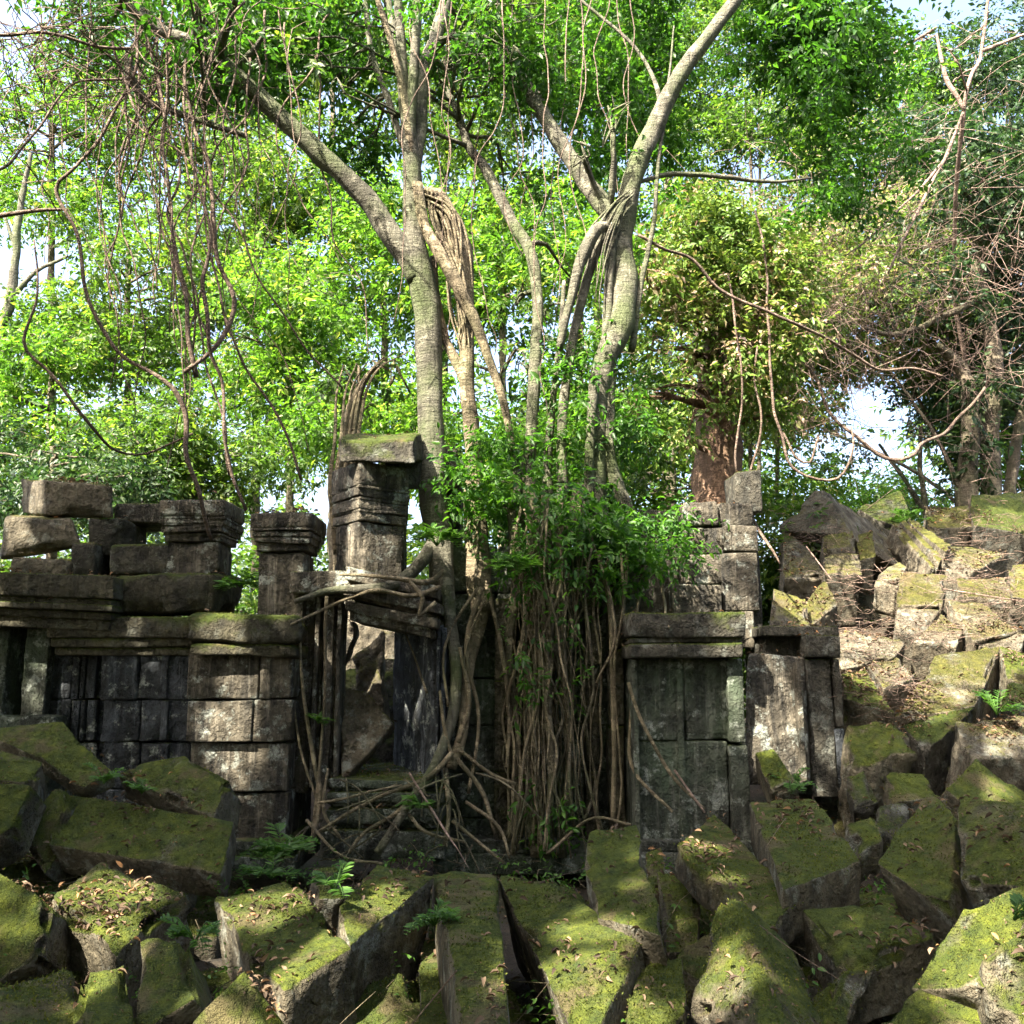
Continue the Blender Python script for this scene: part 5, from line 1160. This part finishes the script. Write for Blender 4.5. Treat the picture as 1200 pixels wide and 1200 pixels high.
# moss: short upright tufts on the up facing stone
near = (PT[:, 1] < 9.5) & (PT[:, 2] < 3)
P2, N2, A2 = PT[near], NN[near], AA[near]
w_ = A2 * np.clip(fbm(P2 * 3.3, 91, 3) + .35, 0, 1) * np.clip((N2[:, 2] - .5) * 2.2, 0, 1) * np.clip(7.5 / P2[:, 1], .6, 2); w_ /= w_.sum()
ii = lr.choice(len(P2), 160000, p=w_)
c = P2[ii] + lr.normal(size=(len(ii), 3)) * .018; c -= N2[ii] * np.sum((c - P2[ii]) * N2[ii], 1)[:, None]; c -= N2[ii] * .003
d = N2[ii] * .55 + lr.normal(size=c.shape) * .6
mb = MB(); leaf_mesh(mb, c, d, lr.normal(size=c.shape), lr.uniform(.006, .019, len(c)), .5, False, .05)
tag(mb.build('moss', M['moss']), 'short green moss tufts growing on the stones', 'moss', kind='stuff')
mb = MB()
for i in range(90):
    x_ = lr.uniform(-3.6, 3.6); y_ = lr.uniform(4, 7.6); q_ = np.array([x_, y_, float(ground_z(x_, y_)) + lr.uniform(.1, .4)])
    blob_leaves(mb, q_, (.1, .1, .08), 26, .035, lr, per=5, thr=-9, six=True)
tag(mb.build('seedlings', M['fern']), 'tiny green seedlings in the gaps between the foreground stones', 'seedlings', kind='stuff')
def twig_mass(n, cf, lmin, lmax, r0, rng, nm, label, mat='twig', up=.2):
    mb = MB()
    for i in range(n):
        q = cf(); L = rng.uniform(lmin, lmax); d = unit(rng.normal(size=3) * [1, 1, up]); b = rng.normal(size=3) * L * .12
        a_, m_, e_ = q - d * L / 2, q + b, q + d * L / 2
        tube(mb, [a_, m_, e_], [r0, r0 * .8, r0 * .4], 3, L / 3, seed=i)
    return tag(mb.build(nm, M[mat]), label, 'twigs', kind='stuff')
def slope_pt():
    f_ = lr.uniform()
    if f_ < .7:
        cx, cy, Y = [(1005, 700, 10), (1010, 770, 8.9), (1150, 690, 10), (1175, 730, 9.6), (1090, 760, 9.0), (1040, 835, 8.0), (940, 640, 11), (1150, 640, 11)][lr.integers(8)]
        q = P(cx + lr.normal() * 28, cy + lr.normal() * 14, Y); return q + np.array([0, -.1, .06 + abs(lr.normal()) * .12])
    x_ = lr.uniform(2.6, 7); y_ = lr.uniform(7.5, 12.5); return np.array([x_, y_, float(ground_z(x_, y_)) + .15 + lr.uniform(0, .2)])
twig_mass(800, slope_pt, .1, .45, .0035, lr, 'dry_twigs', 'tangle of pinkish dry twigs strewn over the rubble slope')
def near_pt(): x_ = lr.uniform(-3.2, 3); y_ = lr.uniform(4, 7.6); return np.array([x_, y_, float(ground_z(x_, y_)) + .12 + lr.uniform(0, .3)])
twig_mass(420, near_pt, .1, .5, .003, lr, 'fine_twigs', 'fine twigs and stems caught in the gaps of the foreground stones', 'root')
def tangle_pt(): return P(lr.normal(930, 75), lr.normal(340, 75), lr.uniform(10.2, 13.5))
twig_mass(900, tangle_pt, .3, 1.3, .005, lr, 'dry_creeper_tangle', 'pinkish tangle of dry creepers hanging in the trees at the right', 'twig', up=1.2)
def tangle2(): return P(lr.normal(90, 90), lr.normal(60, 70), lr.uniform(6.9, 8.5))
twig_mass(260, tangle2, .4, 1.5, .006, lr, 'bare_branch_tangle', 'dark bare twigs crossing the sky at the upper left', 'vine', up=.8)
def tangle3(): return P(lr.normal(1130, 90), lr.normal(330, 120), lr.uniform(12, 15))
twig_mass(750, tangle3, .4, 1.6, .006, lr, 'shaded_twig_tangle', 'grey-brown tangle of thin stems at the right edge of the wood', 'twig', up=1.0)
